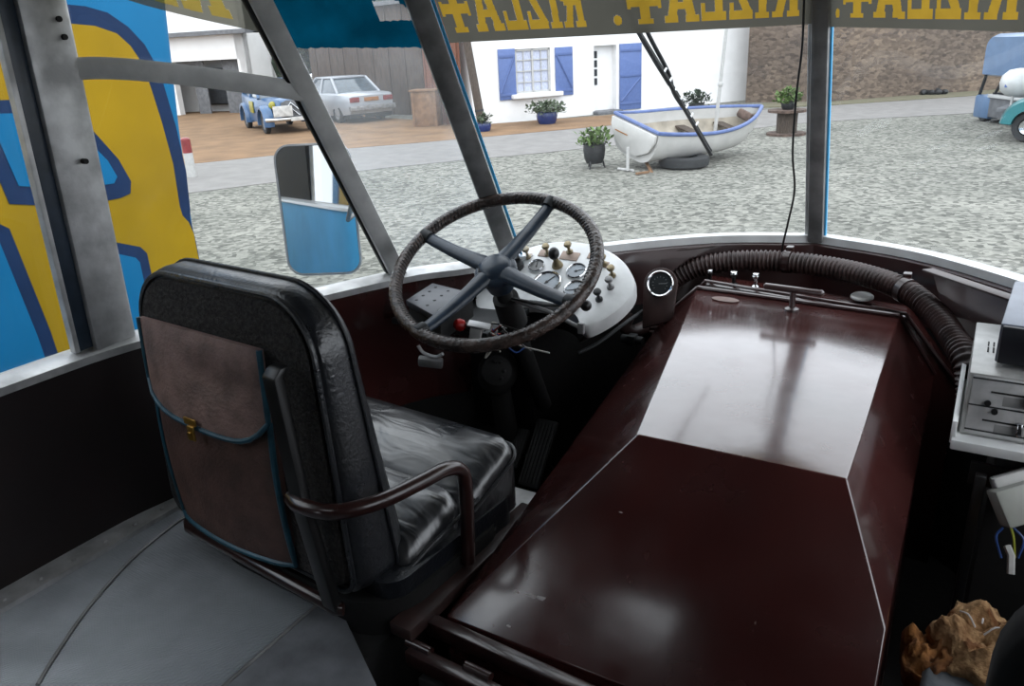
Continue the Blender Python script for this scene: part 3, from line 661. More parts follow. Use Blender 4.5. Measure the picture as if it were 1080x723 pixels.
def gauge(px, py, r, face, na):
    c = on(px, py)
    b = B(); b.lathe([(r*.86, .0), (r*1.06, .0), (r*1.06, .006), (r*.98, .009), (r*.9, .006), (r*.86, .002)], c, cn, 28); bz = b.obj('bezel', M['chrome'], ic)
    b = B(); b.lathe([(0, .001), (r*.92, .001), (r*.92, .0035), (0, .0035)], c, cn, 24); d = b.obj('dial', M[face], ic)
    b = B(); dr = cu_*math.cos(R(na))+cv_*math.sin(R(na)); b.tube([c-dr*r*.2+cn*.0045, c+dr*r*.75+cn*.0045], [r*.05, r*.03], 6); b.lathe([(0, .003), (r*.12, .003), (r*.1, .006), (0, .006)], c, cn, 12)
    for k in range(9):
        a = R(225-k*33.75); q = c+(cu_*math.cos(a)+cv_*math.sin(a))*r*.76+cn*.0038; q2 = c+(cu_*math.cos(a)+cv_*math.sin(a))*r*.86+cn*.0038; b.tube([q, q2], r*.02, 4)
    b.obj('needle', M['black'], d)
gauge(577, 298, .042, 'dialface', 60); gauge(608, 286.5, .030, 'dialface', 30); gauge(607, 306, .034, 'dialface', 200); gauge(566, 281, .025, 'dialdark', 100)
for px, py, sx, sy in ((574, 267, .034, .03), (601, 270, .06, .035), (625, 270, .03, .024), (637, 279, .028, .024), (556, 270, .03, .022)):
    c = on(px, py); b = B(); b.box(c+cn*.001, (sx, sy, .002), Matrix((cu_, cv_, cn)).transposed(), .0005); b.obj('switch_plate', mat('dull_copper_plate', (150, 132, 120), .5, .3), ic)
for px, py, m_ in ((578, 268, 'brass'), (601, 266, 'brass'), (637, 279, 'brass'), (646, 291, 'brass'), (557, 271, 'knobcream'), (533, 276, 'knobcream'), (644, 303, 'aludark'), (632, 316, 'iron')):
    c = on(px, py); b = B()
    b.lathe([(0, 0), (.011, 0), (.011, .005), (.005, .008), (.004, .024), (.010, .028), (.0125, .034), (.010, .040), (0, .042)], c, cn, 16); b.obj('knob', M[m_], ic)
c = on(588, 280); b = B(); b.lathe([(0, 0), (.018, 0), (.014, .012), (.009, .02), (.008, .04), (0, .042)], c, cn, 18); lv = b.obj('lever', M['brass'], ic)
b = B(); b.ell(c+cn*.052, (.017, .017, .02), None, 18); plab(b.obj('lever_ball', M['black'], lv), 'black ball on the brass lever')
c = on(545, 281); b = B(); b.lathe([(0, 0), (.024, 0), (.024, .014), (.018, .022), (0, .022)], c, cn, 18); b.obj('warning_lamp', M['iron'], ic)
c = on(600, 322); b = B(); b.lathe([(0, 0), (.03, 0), (.028, .02), (.02, .026), (0, .026)], c, cn, 18); b.obj('switch_block', M['black'], ic)

# ---- steering wheel
wc = V((-1.081, 1.662, .557)); az, ti = .132, .513
wn = V((math.sin(ti)*math.sin(az), -math.sin(ti)*math.cos(az), math.cos(ti))); wu = wn.cross(V((1, 0, 0))).normalized(); wv = wn.cross(wu)
sw = thing('steering_assembly', 'large four-spoked steering wheel with a laced dark leather rim', 'steering wheel', wc-wn*.5)
RW = .272
b = B(); b.tube([wc+(wu*math.cos(a)+wv*math.sin(a))*RW for a in [2*math.pi*k/96 for k in range(96)]], .0175, 16, loop=True, ref=wn)
rim = b.obj('rim', mat('laced_rim_leather', (70, 58, 53), .26, 0, .35, 40, .5, 90, rvar=.1), sw)
b = B()
for k in range(150):
    a = 2*math.pi*k/150
    if (math.sin(a*2+.7) > .93): continue
    d = wu*math.cos(a)+wv*math.sin(a); tg = -wu*math.sin(a)+wv*math.cos(a)
    p = wc+d*(RW-.004)
    b.tube([wc+d*RW+(-d*math.cos(q)+wn*math.sin(q))*.0182+tg*(.004*math.cos(q*2)) for q in (-.1, .35, .8, 1.25)], .0011, 5)
plab(b.obj('lacing', M['blackshade'], rim), 'thin black lacing round the rim')
wp = lambda px, py, h=0: V(at_pl(px, py, wc+wn*h, wn))
for px, py in ((443, 246), (579, 216), (617, 325), (447, 346)):
    d = (wp(px, py)-wc).normalized()
    b = B(); side = wn.cross(d)
    rings = []
    for q, ww, hh, dz in ((.03, .027, .017, -.010), (.09, .0225, .015, -.012), (.16, .020, .0135, -.012), (.23, .018, .0125, -.007), (RW-.004, .0165, .0115, 0)):
        c = wc+d*q+wn*dz; rings.append([c+side*ww*math.cos(a)+wn*hh*math.sin(a) for a in [2*math.pi*k/14 for k in range(14)]])
    b.loft(rings); sp = b.obj('spoke', M['spokeblue'], sw)
    b = B(); c = wc+d*(RW-.002); b.tube([c-d*.022-wn*.001, c-d*.008, c+d*.004], [.0165, .0195, .0205], 14); b.obj('ferrule', M['iron'], sp)
b = B(); b.lathe([(0, -.06), (.036, -.06), (.046, -.02), (.056, -.012), (.058, .004), (.052, .012), (.046, .013), (.044, .020), (.032, .028), (.014, .032), (0, .0325)], wc-wn*.018, wn, 32); b.obj('hub', M['spokeblue'], sw, smooth=50)
b = B(); b.cyl(wc-wn*.05, wc-wn*.62, .022, .026, 18).lathe([(.022, 0), (.036, 0), (.040, -.1), (.026, -.12)], wc-wn*.12, wn, 20); b.obj('column', M['blackshade'], sw)
b = B(); e0 = V(wc-wn*.12); e1 = at_y(618, 322, 1.72); b.tube([e0, e0+(e1-e0)*.5+V((0, 0, -.01)), e1], .005, 8).ell(e1, (.015, .015, .015)); b.obj('indicator_stalk', M['black'], sw)
b = B(); e1 = at_y(613, 346, 1.72); b.tube([e0, e0+(e1-e0)*.6+V((0, 0, .01)), e1], .006, 8).box(e1, (.018, .012, .03), None, .003); b.obj('column_lever', M['aludark'], sw)

# ---- perforated box on the ledge left of the wheel
zb_ = .448; pb = [V(at_z(x, y, zb_)) for x, y in [(456, 298), (500, 309), (464, 336), (428, 316)]]
sb = thing('heater_box', 'dark grey box with a perforated lid left of the steering wheel', 'box', sum(pb, V())/4-V((0, 0, .11)))
b = B(); b.prism(pb, (0, 0, -.018)); b.bevel(.003, 2, 40); b.obj('lid', mat('blue_grey_lid', (58, 61, 68), .45, .2, .1, 20), sb)
cb = sum(pb, V())/4; b = B(); b.prism([cb+(p-cb)*.94-V((0, 0, .018)) for p in pb], (0, 0, -.05)); b.obj('case', M['blackshade'], sb)
for i in range(4):
    for j in range(3):
        u, v = (i+.7)/4.4, (j+.6)/3.2; p = pb[0].lerp(pb[1], v).lerp(pb[3].lerp(pb[2], v), u); B().cyl(p+V((0, 0, .0008)), p-V((0, 0, .001)), .0045, seg=8).obj('perforation', M['blackshade'], sb)
# shelf it stands on, bits of wiring
sh = thing('wiring_tray', 'cluttered dark tray of loose wiring under the steering wheel', 'tray', (-1.33, 1.80, .2))
b = B(); b.box((-1.30, 1.80, .345), (.34, .24, .02), None, .004); b.obj('tray_plate', M['iron'], sh)
b = B(); b.box((-1.27, 1.91, .13), (.28, .02, .4), None, .004); b.obj('tray_support', M['black'], sh)
rnd = random.Random(11)
for k, m_ in enumerate(['wire_red', 'wire_white', 'wire_white', 'wire_blue', 'black', 'wire_white', 'black', 'wire_red', 'black', 'wire_white']):
    a = at_y(505+rnd.random()*30, 342+rnd.random()*10, 1.62+rnd.random()*.05); c = at_y(522+rnd.random()*60, 350+rnd.random()*26, 1.64+rnd.random()*.10)
    mdl = (a+c)/2+V((rnd.uniform(-.05, .05), rnd.uniform(-.03, .03), rnd.uniform(-.06, .03)))
    B().tube(curve([a, mdl, c], 10), .0022, 6).obj('wire', M[m_], sh)
rk = at_y(489, 344, 1.60); t = thing('push_switch', 'round red push switch under the steering wheel', 'switch', rk-V((0, 0, .03)))
b = B(); b.lathe([(0, 0), (.012, 0), (.0165, .006), (.0165, .018), (.012, .026), (0, .028)], rk, (-.5, -.7, .5), 18); b.obj('cap', M['red'], t)
b = B(); b.lathe([(0, -.03), (.011, -.03), (.011, 0), (0, 0)], rk, (-.5, -.7, .5), 16); b.obj('body', M['iron'], t)
fx = at_y(502, 351, 1.61); t = thing('relay_box', 'small white relay block beside the red push switch', 'relay', fx-V((0, 0, .02)))
b = B(); b.box(fx, (.03, .03, .042), (.1, .2, .4), .002); b.obj('case', M['whiteplastic'], t)
b = B(); b.box(fx+V((.012, 0, .024)), (.06, .034, .005), (.1, .2, .4), .001); b.obj('terminal_plate', M['alu'], t)
hn = [at_y(x, y, 1.62) for x, y in [(441, 364), (447, 372), (460, 376), (467, 373)]]
t = thing('handbrake_grip', 'small worn metal grip below the left of the steering wheel', 'grip', hn[1]-V((0, 0, .1)))
B().tube(curve(hn, 10), .005, 8).obj('grip_bar', M['alu'], t)
b = B(); m0 = (hn[1]+hn[2])/2; b.box(m0-V((0, 0, .022)), (.07, .02, .03), (.3, .15, .5), .005); b.obj('mount', M['aludark'], t)
# dark blower casting and pipes under the dash
pp_ = at_y(525, 392, 1.85)
t = thing('steering_box', 'grimy steering box deep under the dashboard', 'steering gear', pp_-V((0, 0, .3)))
b = B(); b.ell(pp_, (.06, .07, .075), (.3, .2, 0)).cyl(pp_, pp_-V((.0, -.05, .34)), .03, .04); b.obj('casting', M['blackshade'], t, smooth=60)
b = B(); b.lathe([(0, 0), (.045, 0), (.045, .012), (.02, .02), (0, .02)], pp_+V((.03, -.05, .03)), (.5, -.7, .3), 18)
for k in range(6):
    a = k*math.pi/3; b.ell(pp_+V((.045+.02*math.cos(a), -.066, .04+.03*math.sin(a))), (.006, .006, .006), seg=8)
b.obj('cover_plate', M['blackshade'], t)
fan = [at_y(x, y, Y) for x, y, Y in [(676, 330, 2.3), (690, 356, 2.28), (700, 345, 2.3)]]
t = thing('pipe_union', 'grubby metal pipe union beside the round gauge', 'pipe', fan[1]-V((0, 0, .1)))
b = B(); b.tube(curve([at_y(680, 345, 2.25), at_y(667, 350, 2.2), at_y(659, 343, 2.18), at_y(664, 330, 2.2)], 14), .022, 14); b.obj('elbow', M['hosebrown'], t)
b = B(); q = at_y(667, 358, 2.15); b.cyl(q-V((.035, 0, 0)), q+V((.035, 0, 0)), .014, seg=12).box(q, (.028, .034, .034), None, .003); b.obj('union_nut', M['iron'], t)
b = B(); b.tube(curve([at_y(700, 312, 2.2), at_y(682, 325, 2.2), at_y(660, 340, 2.1), at_y(630, 362, 2.0), at_y(610, 372, 1.95)], 20), .006, 8); 
tag(b.obj('dash_cable', M['iron']), 'grey cable running from the round gauge down under the dashboard', 'cable')
# pedals
for nm, lab, px, py, w_, h_, m_ in (('accelerator_pedal', 'ribbed accelerator pedal in the dark footwell nearest the engine cover', 568, 478, .075, .22, 'rubber'), ('brake_pedal', 'rounded brake pedal in the dark footwell beside the seat cushion', 546, 472, .05, .13, 'rubber')):
    c = at_y(px, py, 1.86); t = thing(nm, lab, 'pedal', c-V((0, 0, .25)))
    n = V((0, -.75, .66)).normalized(); u = V((1, 0, 0)); v = n.cross(u)
    b = B(); b.box(c, (w_, h_, .014), Matrix((u, v, n)).transposed(), .006)
    b.obj('pad', M[m_], t)
    b = B()
    for k in range(6): b.box(c+n*.008+u*(k/5-.5)*w_*.8, (w_*.07, h_*.9, .004), Matrix((u, v, n)).transposed())
    b.obj('ribs', M['rubber'], t)
    b = B(); b.tube([c-n*.006, c-n*.10+V((0, .04, -.08)), V((c.x, c.y+.12, -.42))], .009, 8); b.obj('arm', M['iron'], t)

# ---- cable hanging down the screen
b = B(); b.tube(curve([at_y(849, -30, 2.27), at_y(848, 0, 2.29), at_y(846, 50, 2.32), at_y(840, 100, 2.36), at_y(836, 160, 2.40), at_y(838, 200, 2.43), at_y(831, 235, 2.46), at_y(825, 262, 2.49), at_y(828, 268, 2.49), at_y(845, 274, 2.47)], 60), .0032, 8)
tag(b.obj('hanging_cable', M['black']), 'thin black cable dangling down the windscreen left of the middle pillar', 'cable')

# ================================================================== DRIVER'S SEAT
ds = thing('driver_seat', 'black leather driver seat with a pouch on its back', 'seat', (-1.22, 1.15, 0))
XL, XR, ZBt, ZTp = -1.570, -.955, .075, .700
def rrect(x0, x1, z0, z1, r, n=6, rb=None):
    rb = r if rb is None else rb; out = []
    for cx_, cz_, a0, q in ((x1-r, z1-r, 0, r), (x0+r, z1-r, 90, r), (x0+rb, z0+rb, 180, rb), (x1-rb, z0+rb, 270, rb)):
        for k in range(n+1):
            a = R(a0+90*k/n); out.append((cx_+q*math.cos(a), cz_+q*math.sin(a)))
    return out
def yb(z): return .930+.020*((z-.08)/.6)**2      # rear plane, slight recline
def ring(d, dy):   # inset d of the outline, offset dy ahead of rear plane
    # broad bolstered outline, a bit narrower at the top
    pts = rrect(XL+d, XR-d, ZBt+d, ZTp-d, max(.02, .13-d), 9, .05)
    return [V((x+(.012 if x < -1.25 else -.012)*max(0, (z-.3)/.3)+(.028*max(0, (.42-z)/.34) if x > -1.25 else 0), yb(z)+dy*(1.32-.55*max(0, (z-.15)/.55)), z)) for x, z in pts]
b = B(); b.loft([ring(.02, .0), ring(.004, .006), ring(-.0, .03), ring(.0, .075), ring(.010, .100), ring(.035, .120), ring(.08, .130)]); b.obj('backrest', M['leather'], ds, smooth=60)
b = B(); b.loft([ring(.024, -.010), ring(.022, .004)]); b.obj('back_cloth', M['fuzzy'], ds)
b = B(); b.tube(ring(.012, -.004), .006, 8, loop=True); b.obj('piping', M['leather'], ds)
b = B(); b.tube(ring(-.001, .078), .0045, 8, loop=True); b.obj('piping', M['leatherblue'], ds)
# satchel-like pouch on the back
PL, PR = -1.508, -1.112
def pouch(u, v): 
    x = PL+(PR-PL)*u; z = .108+.382*v
    return V((x+.008*(1-v), yb(z)-.018-.030*math.sin(math.pi*min(1, u*1.0))**.6*(1-.55*v)-.01*math.sin(math.pi*v), z))
b = B(); b.slab(pouch, 14, 12, lambda u, v: V((0, yb(.09+.4*v)-.004-pouch(u, v).y, 0))); po = b.obj('pouch', M['pouchlow'], ds, smooth=50)
b = B(); b.tube([pouch(0, v/12) for v in range(12, -1, -1)]+[pouch(u/14, 0) for u in range(1, 15)]+[pouch(1, v/12) for v in range(1, 13)], .0065, 8); b.obj('pouch_piping', M['tealpipe'], po)
def fl(u, v):
    # flap: rounded lower corners, hangs lower at the right
    x = PL-.004+(PR-PL+.012)*u; zt = .588; low = .388+.055*(abs(u-.5)*2)**5+.010*(.5-u)
    z = zt+(low-zt)*v
    return V((x, yb(z)-.030-.026*math.sin(math.pi*u)**.5*(v**.6)+.012*math.exp(-((u-.6)/.2)**2-((v-.45)/.2)**2), z))
b = B(); b.slab(fl, 18, 10, (0, .010, 0)); fp = b.obj('pouch_flap', M['pouch'], ds, smooth=50)
b = B(); b.tube([fl(0, v/10) for v in range(0, 11)]+[fl(u/18, 1) for u in range(1, 19)]+[fl(1, v/10) for v in range(9, -1, -1)], .006, 8); b.obj('flap_piping', M['tealpipe'], fp)
c = fl(.47, 1.0)+V((0, -.008, .004))
b = B(); b.box(c+V((0, 0, .012)), (.040, .005, .016), None, .002).box(c+V((.004, -.004, -.012)), (.022, .006, .034), None, .003).box(c+V((.004, -.009, -.016)), (.012, .005, .018), None, .002); b.obj('clasp', mat('brass_clasp', (176, 138, 66), .3, .75, .15, 40), ds)
# cushion: rear pad, front roll, boxed side
def pad(x0, x1, y0, y1, z0, z1, bul, name, m_, wr=0):
    rs = []
    for d, z in ((.0, z0), (0, z0+(z1-z0)*.6), (.004, z1-.03), (.015, z1-.010), (.04, z1-.001), (.09, z1+bul), (.14, z1+bul*1.15)):
        rs.append([V((x, y, z+(wr*(y-(y0+y1)/2) if z > z0+.02 else 0))) for x, y in rrect(x0+d*1.2, x1-d*1.2, y0+min(d, (y1-y0)*.42), y1-min(d, (y1-y0)*.42), max(.012, .05-d*.4), 6)])
    b = B(); b.loft(rs); o = b.obj(name, m_, ds, smooth=70); return o
wl = bpy.data.materials.new('wrinkled_black_leather'); wl = M['leather'].copy(); wl.name = 'wrinkled_black_leather'; wl.node_tree.nodes['Principled BSDF'].inputs['Coat Weight'].default_value = 1.0; wl.node_tree.nodes['Principled BSDF'].inputs['Coat Roughness'].default_value = .22; nt = wl.node_tree
bs = nt.nodes['Principled BSDF']; tc = nd(nt, 'ShaderNodeTexCoord'); mp = nd(nt, 'ShaderNodeMapping'); mp.inputs['Scale'].default_value = (5, 18, 8); mp.inputs['Rotation'].default_value = (0, 0, .5)
nt.links.new(tc.outputs['Object'], mp.inputs[0]); nz = nd(nt, 'ShaderNodeTexNoise', Scale=1.1, Detail=2, Distortion=1.0); nt.links.new(mp.outputs[0], nz.inputs[0])
bp = nd(nt, 'ShaderNodeBump', Strength=.6, Distance=.016); nt.links.new(nz.outputs['Fac'], bp.inputs['Height']); nt.links.new(bp.outputs[0], bs.inputs['Normal'])
M['wrinkle'] = wl
pad(-1.525, -.905, 1.02, 1.235, .06, .165, .014, 'cushion', M['wrinkle'], .26)
pad(-1.530, -.890, 1.215, 1.435, .05, .198, .014, 'cushion_roll', M['wrinkle'], .36)
b = B(); b.tube([V((x, y, .155+.36*(y-1.325))) for x, y in rrect(-1.528, -.888, 1.21, 1.438, .05, 6)], .0045, 8, loop=True); b.obj('piping', M['leather'], ds)
b = B(); b.tube([V((-.905, 1.0, .085)), V((-.902, 1.1, .112)), V((-.895, 1.2, .135)), V((-.888, 1.26, .150))], .0045, 8); b.obj('piping', M['leather'], ds)
b = B(); b.loft([[V((x, y, z)) for x, y in rrect(-1.50, -.885-.0, .97, 1.40, .05, 5)] for z in (.004, .10)]); b.obj('cushion_base', M['leatherblue'], ds)
# tube frame
fr_ = M['maroon']
for x in (-1.038,):
    b = B(); fx_ = [(x, .905, .575), (x, .888, .56), (x+.022, .888, .30), (x+.062, .892, .07)]
    b.loft([[V((a+sx_*.019, y_+sy_*.011, z_)) for sx_, sy_ in ((-1, -1), (1, -1), (1, 1), (-1, 1))] for a, y_, z_ in fx_]); b.bevel(.004, 2, 40); b.obj('frame_post', M['black'], ds)
b = B(); b.loft([[V((q, y_, z_)) for q, y_ in rrect(-1.47, -.875, .93, 1.38, .12, 6)] for z_ in (-.03, .06)]); b.obj('pedestal', M['blackshade'], ds)
b = B(); b.tube([V((-1.49, .910, .082)), V((-1.47, .897, .080)), V((-.965, .893, .070)), V((-.955, .90, .070))], .013, 12); b.obj('frame_rail', M['armpaint'], ds)
b = B(); b.tube(curve([V((-1.04, .885, .308)), V((-1.0, .875, .308)), V((-.93, .895, .306)), V((-.885, .97, .304)), V((-.868, 1.06, .302)), V((-.862, 1.13, .298)), V((-.860, 1.172, .278)), V((-.860, 1.186, .24)), V((-.862, 1.185, .14)), V((-.866, 1.182, .04))], 60), .0155, 14); b.obj('armrest', M['armpaint'], ds)
for x in (-1.45, -1.0): B().box((x, 1.2, .006), (.05, .45, .012), None, .003).obj('runner', M['iron'], ds)

ds.rotation_euler = (0, 0, R(-4.5))
kb = B(); kb.box((-.872, 1.18, .012), (.055, .50, .03), (0, 0, R(-2)), .004); tag(kb.obj('kick_board', M['hosebrown']), 'narrow dark maroon kick board on the floor between the seat and the engine cover', 'board')
# ================================================================== RIGHT-HAND SIDE
sf_ = thing('equipment_shelf', 'dark cabinet with a pale shelf top under the silver tape player', 'shelf', (.2, 1.8, -.44))
b = B(); b.box((.27, 1.835, .291), (.525, .36, .022), None, .003).box((.010, 1.84, .312), (.010, .34, .05), None, .002); b.obj('shelf_board', M['whitepaint'], sf_)
b = B(); b.box((.30, 1.85, -.09), (.42, .30, .70), None, .004); b.obj('cabinet', M['blackshade'], sf_)
b = B(); b.box((.07, 1.64, .02), (.02, .02, .45), None, .003).box((.30, 1.69, .22), (.5, .01, .05)); b.obj('front_frame', M['black'], sf_)
rd = thing('tape_player', 'silver slider-control audio unit on the shelf at the right edge', 'audio unit', (.20, 1.8, .288))
x0, x1 = .020, .42; zf = .30; zt = .432
pr = [(1.690, .304), (1.712, zt), (2.01, zt+.01), (2.01, .304)]
b = B(); b.prism([V((x0, y, z)) for y, z in pr], (x1-x0, 0, 0)); b.bevel(.003, 2, 20); b.obj('case', M['radio'], rd)
fd = V((0, .022, zt-.304)); fn_ = V((0, -(zt-.304), .022)).normalized(); fu = V((1, 0, 0)); fv = fd.normalized(); FM = Matrix((fu, fv, fn_)).transposed(); F0 = V((x0, 1.690, .304))
def fp_(u, v, h=0): return F0+fu*u+fd*v+fn_*h
b = B(); b.box(fp_(.2, .5, .001), (.385, fd.length*.93, .003), FM, .001); face = b.obj('face_plate', M['alu'], rd)
for v in (.10, .50, .93):
    B().box(fp_(.2, v, .003), (.385, .003, .002), FM).obj('groove', M['iron'], face)
for u0, v in ((.045, .74), (.038, .28)):
    B().box(fp_(u0+.04, v, .003), (.085, .0035, .002), FM).obj('slot', M['blackshade'], face)
    b = B(); b.box(fp_(u0+.062, v-.05, .010), (.010, .026, .016), FM, .002); b.obj('slider_knob', M['chrome'], rd)
    B().box(fp_(u0+.045, v-.12, .0028), (.05, .02, .001), FM).obj('scale', M['aludark'], face)
for u, v in ((.040, .56), (.054, .44)):
    b = B(); b.lathe([(0, 0), (.006, 0), (.006, .006), (0, .006)], fp_(u, v, .003), fn_, 12); b.obj('button', M['black'], rd)
b = B()
for j in range(2):
    for k in range(5): b.box((.048+k*.010, 1.845+j*.035, zt+.0052), (.003, .026, .002), (R(1.8), 0, 0))
b.obj('vent', M['blackshade'], rd)
t = thing('amplifier_box', 'dark-fronted grey box resting on top of the silver audio unit', 'audio unit', (.3, 1.85, zt+.008))
am = [V(at_z(1058, 333, zt+.09))]
b = B(); b.box((.235, 1.90, zt+.056), (.33, .30, .085), (R(1.5), 0, R(-4)), .004); b.obj('case', mat('blue_grey_case', (128, 134, 146), .4, .2, .06, 20), t)
b = B(); b.box((.226, 1.745, zt+.052), (.325, .012, .080), (R(1.5), 0, R(-4)), .003); b.obj('front_panel', M['radiodk'], t)
# switch box with loose wires, right
jb = at_y(1075, 530, 1.62); t = thing('junction_box', 'small off-white junction box hanging under the shelf at the right edge', 'junction box', jb-V((0, 0, .08)))
b = B(); b.box(jb, (.085, .05, .075), (R(-28), R(-18), R(30)), .006); b.obj('cover', mat('offwhite_box', (146, 148, 142), .5, 0, .05, 20), t)
b = B(); b.box(jb+V((.002, .028, .012)), (.092, .03, .082), (R(-28), R(-18), R(30)), .006); b.obj('back_plate', M['whiteplastic'], t)
for k, (m_, dx) in enumerate((('wire_blue', -12), ('wire_yel', 2), ('wire_blue', 6))):
    a = at_y(1065+dx*.6, 556, 1.62); c = at_y(1068+dx, 588, 1.60); B().tube(curve([a, (a+c)/2+V((.012*(k-1), 0, .01)), c], 8), .0025, 6).obj('wire', M[m_], t)
a = at_y(1062, 575, 1.58); c = at_y(1066, 605, 1.55)
b = B(); b.tube([a, a.lerp(c, .4)+V((.004, 0, .004)), c], .007, 6); tag(b.obj('plastic_strip', M['whiteplastic']), 'bent white plastic strip below the junction box', 'strip')
# torn crew seat, lower right
cs = thing('crew_seat', 'torn crew seat in the lower right corner with yellowed foam bursting out', 'seat', (.22, 1.15, -.44))
def rr2(x0, x1, y0, y1, z): return [V((x, y, z)) for x, y in rrect(x0, x1, y0, y1, .05, 5)]
sx0, sx1, sy0, sy1 = .022, .46, .98, 1.36
b = B(); b.loft([rr2(sx0, sx1, sy0, sy1, -.12), rr2(sx0-.004, sx1, sy0, sy1+.004, -.05), rr2(sx0, sx1, sy0, sy1, .045), rr2(sx0+.01, sx1-.01, sy0+.01, sy1-.01, .056)]); b.obj('cushion', M['greyvinyl'], cs, smooth=60)
from mathutils import noise as NZ
def foam_lump(cx_, cy_, rx, ry, hz, z0, seed, n=44):
    b = B(); rings = []
    for i in range(n//2+1):
        f = i/(n//2); row = []
        for k in range(n):
            a = 2*math.pi*k/n; rad = math.sin(f*math.pi/2*1.25 if f < .8 else math.pi/2) if f < .8 else 1-(f-.8)*.9
            edge = 1+.28*NZ.fractal(V((math.cos(a)*1.6, math.sin(a)*1.6, seed)), 1, 2, 4)
            x = cx_+rx*rad*edge*math.cos(a); y = cy_+ry*rad*edge*math.sin(a)
            h = hz*max(0, 1-f*1.15)**.35 if f < .86 else -.012
            q = V((x*26, y*26, seed)); h += .030*NZ.fractal(q, .8, 2.1, 6)*(1 if f < .95 else .3) - .024*max(0, .28-abs(NZ.noise(q*.55+V((3, 1, seed)))))*2.2
            row.append(V((x, y, z0+h)))
        rings.append(row)
    return b.loft(rings)
o = foam_lump(.125, 1.335, .10, .09, .055, .055, 2.0).obj('foam', M['foam'], cs, smooth=80)
o = foam_lump(.028, 1.30, .045, .06, .040, .035, 7.0).obj('foam', M['foamdark'], cs, smooth=80)
rnd = random.Random(21)
for k in range(5):
    p = V((.09+.06*rnd.random(), 1.31+.05*rnd.random(), .105+.01*rnd.random())); q = p+V((rnd.uniform(-.03, .03), rnd.uniform(-.03, .03), .012)); B().tube(curve([p, (p+q)/2+V((0, 0, .010)), q], 6), .0016, 5).obj('torn_thread', M['chip'], cs)
b = B()
def bkr(d, y): return [V((x, y, z)) for x, z in rrect(.078+d, .62-d, -.12+d, .60-d, .16-d, 8, .03)]
b.loft([bkr(.02, .78), bkr(.0, .795), bkr(0, .85), bkr(.02, .875)]); b.obj('backrest', mat('matt_black_cloth', (12, 12, 13), .9, 0, .2, 30), cs, smooth=60)
for x in (.08, .38):
    for y in (1.03, 1.25): B().cyl((x, y, -.44), (x, y, -.12), .015).obj('leg', M['iron'], cs)

# ================================================================== OUTSIDE FITTINGS OF THE COACH
mc = at_x(336, 222, -2.22)
tgt = V((-1.835, .25, .43)); dn = ((EYEP-mc).normalized()+(tgt-mc).normalized()).normalized()
mr_ = V((0, 0, 1)).cross(dn).normalized(); mv_ = dn.cross(mr_)
wm = thing('wing_mirror', 'tall rounded wing mirror outside the driver side corner', 'mirror', mc-V((0, 0, .2)))
hw, hh = .5*78/824*(mc-EYEP).length/max(.3, abs(RT.dot(mr_))), .5*138/824*(mc-EYEP).dot(FW)
mring = lambda d, q: [mc+mr_*x+mv_*z+dn*q for x, z in rrect(-hw+d, hw-d, -hh+d, hh-d, max(.01, hw*.42-d), 6)]
b = B(); b.loft([mring(.03, -.045), mring(.008, -.03), mring(0, -.006), mring(.0, .004), mring(.007, .005), mring(.008, -.0005)], cap=True); b.obj('housing', M['aludark'], wm, smooth=60)
b = B(); b.poly(mring(.009, .0015)); b.obj('glass', M['mirror'], wm, smooth=0)
b = B(); q = V((-1.52, 1.66, .75)); b.tube([mc-dn*.04, mc-dn*.07+V((.1, .02, -.05)), q+V((-.03, .03, 0)), q], .009, 8); b.obj('mirror_arm', M['aludark'], wm)
# wiper hung from the top of the left-hand screen
wt = thing('windscreen_wiper', 'black wiper hanging over the windscreen in front of the white boat', 'wiper', S('front_l', .6, .5, -.03))
pa, pb_ = S('front_l', .475, .66, -.035), S('front_l', .663, .266, -.022)
def wl_(t, o=0): 
    s = .475+(.663-.475)*t; v = .66+(.266-.66)*t; return S('front_l', s, v, -.022-o)
b = B(); pts = [wl_(t/16, .0) for t in range(17)]; b.tube(pts, .0055, 8); b.obj('blade', M['rubber'], wt)
b = B(); b.tube([wl_(t/16, .013)+V((.004, 0, .006)) for t in range(17)], .0035, 8); br = b.obj('bridge', M['iron'], wt)
b = B()
for t in (.34, .41, .48, .55, .62, .69, .76): b.tube([wl_(t, 0), wl_(t+.01, .013)+V((.012, 0, .012))], .0035, 6)
b.obj('clip', M['chrome'], br)
b = B(); b.tube(curve([S('front_l', .475, .80, -.05), S('front_l', .515, .64, -.05), S('front_l', .56, .52, -.045), wl_(.50, .018), wl_(.62, .018)], 24), .006, 8); b.obj('arm', M['iron'], wt)
b = B(); b.tube(curve([S('front_l', .445, .80, -.05), S('front_l', .49, .64, -.045), wl_(.25, .022), wl_(.45, .02)], 20), .005, 8); b.obj('arm', M['iron'], wt)
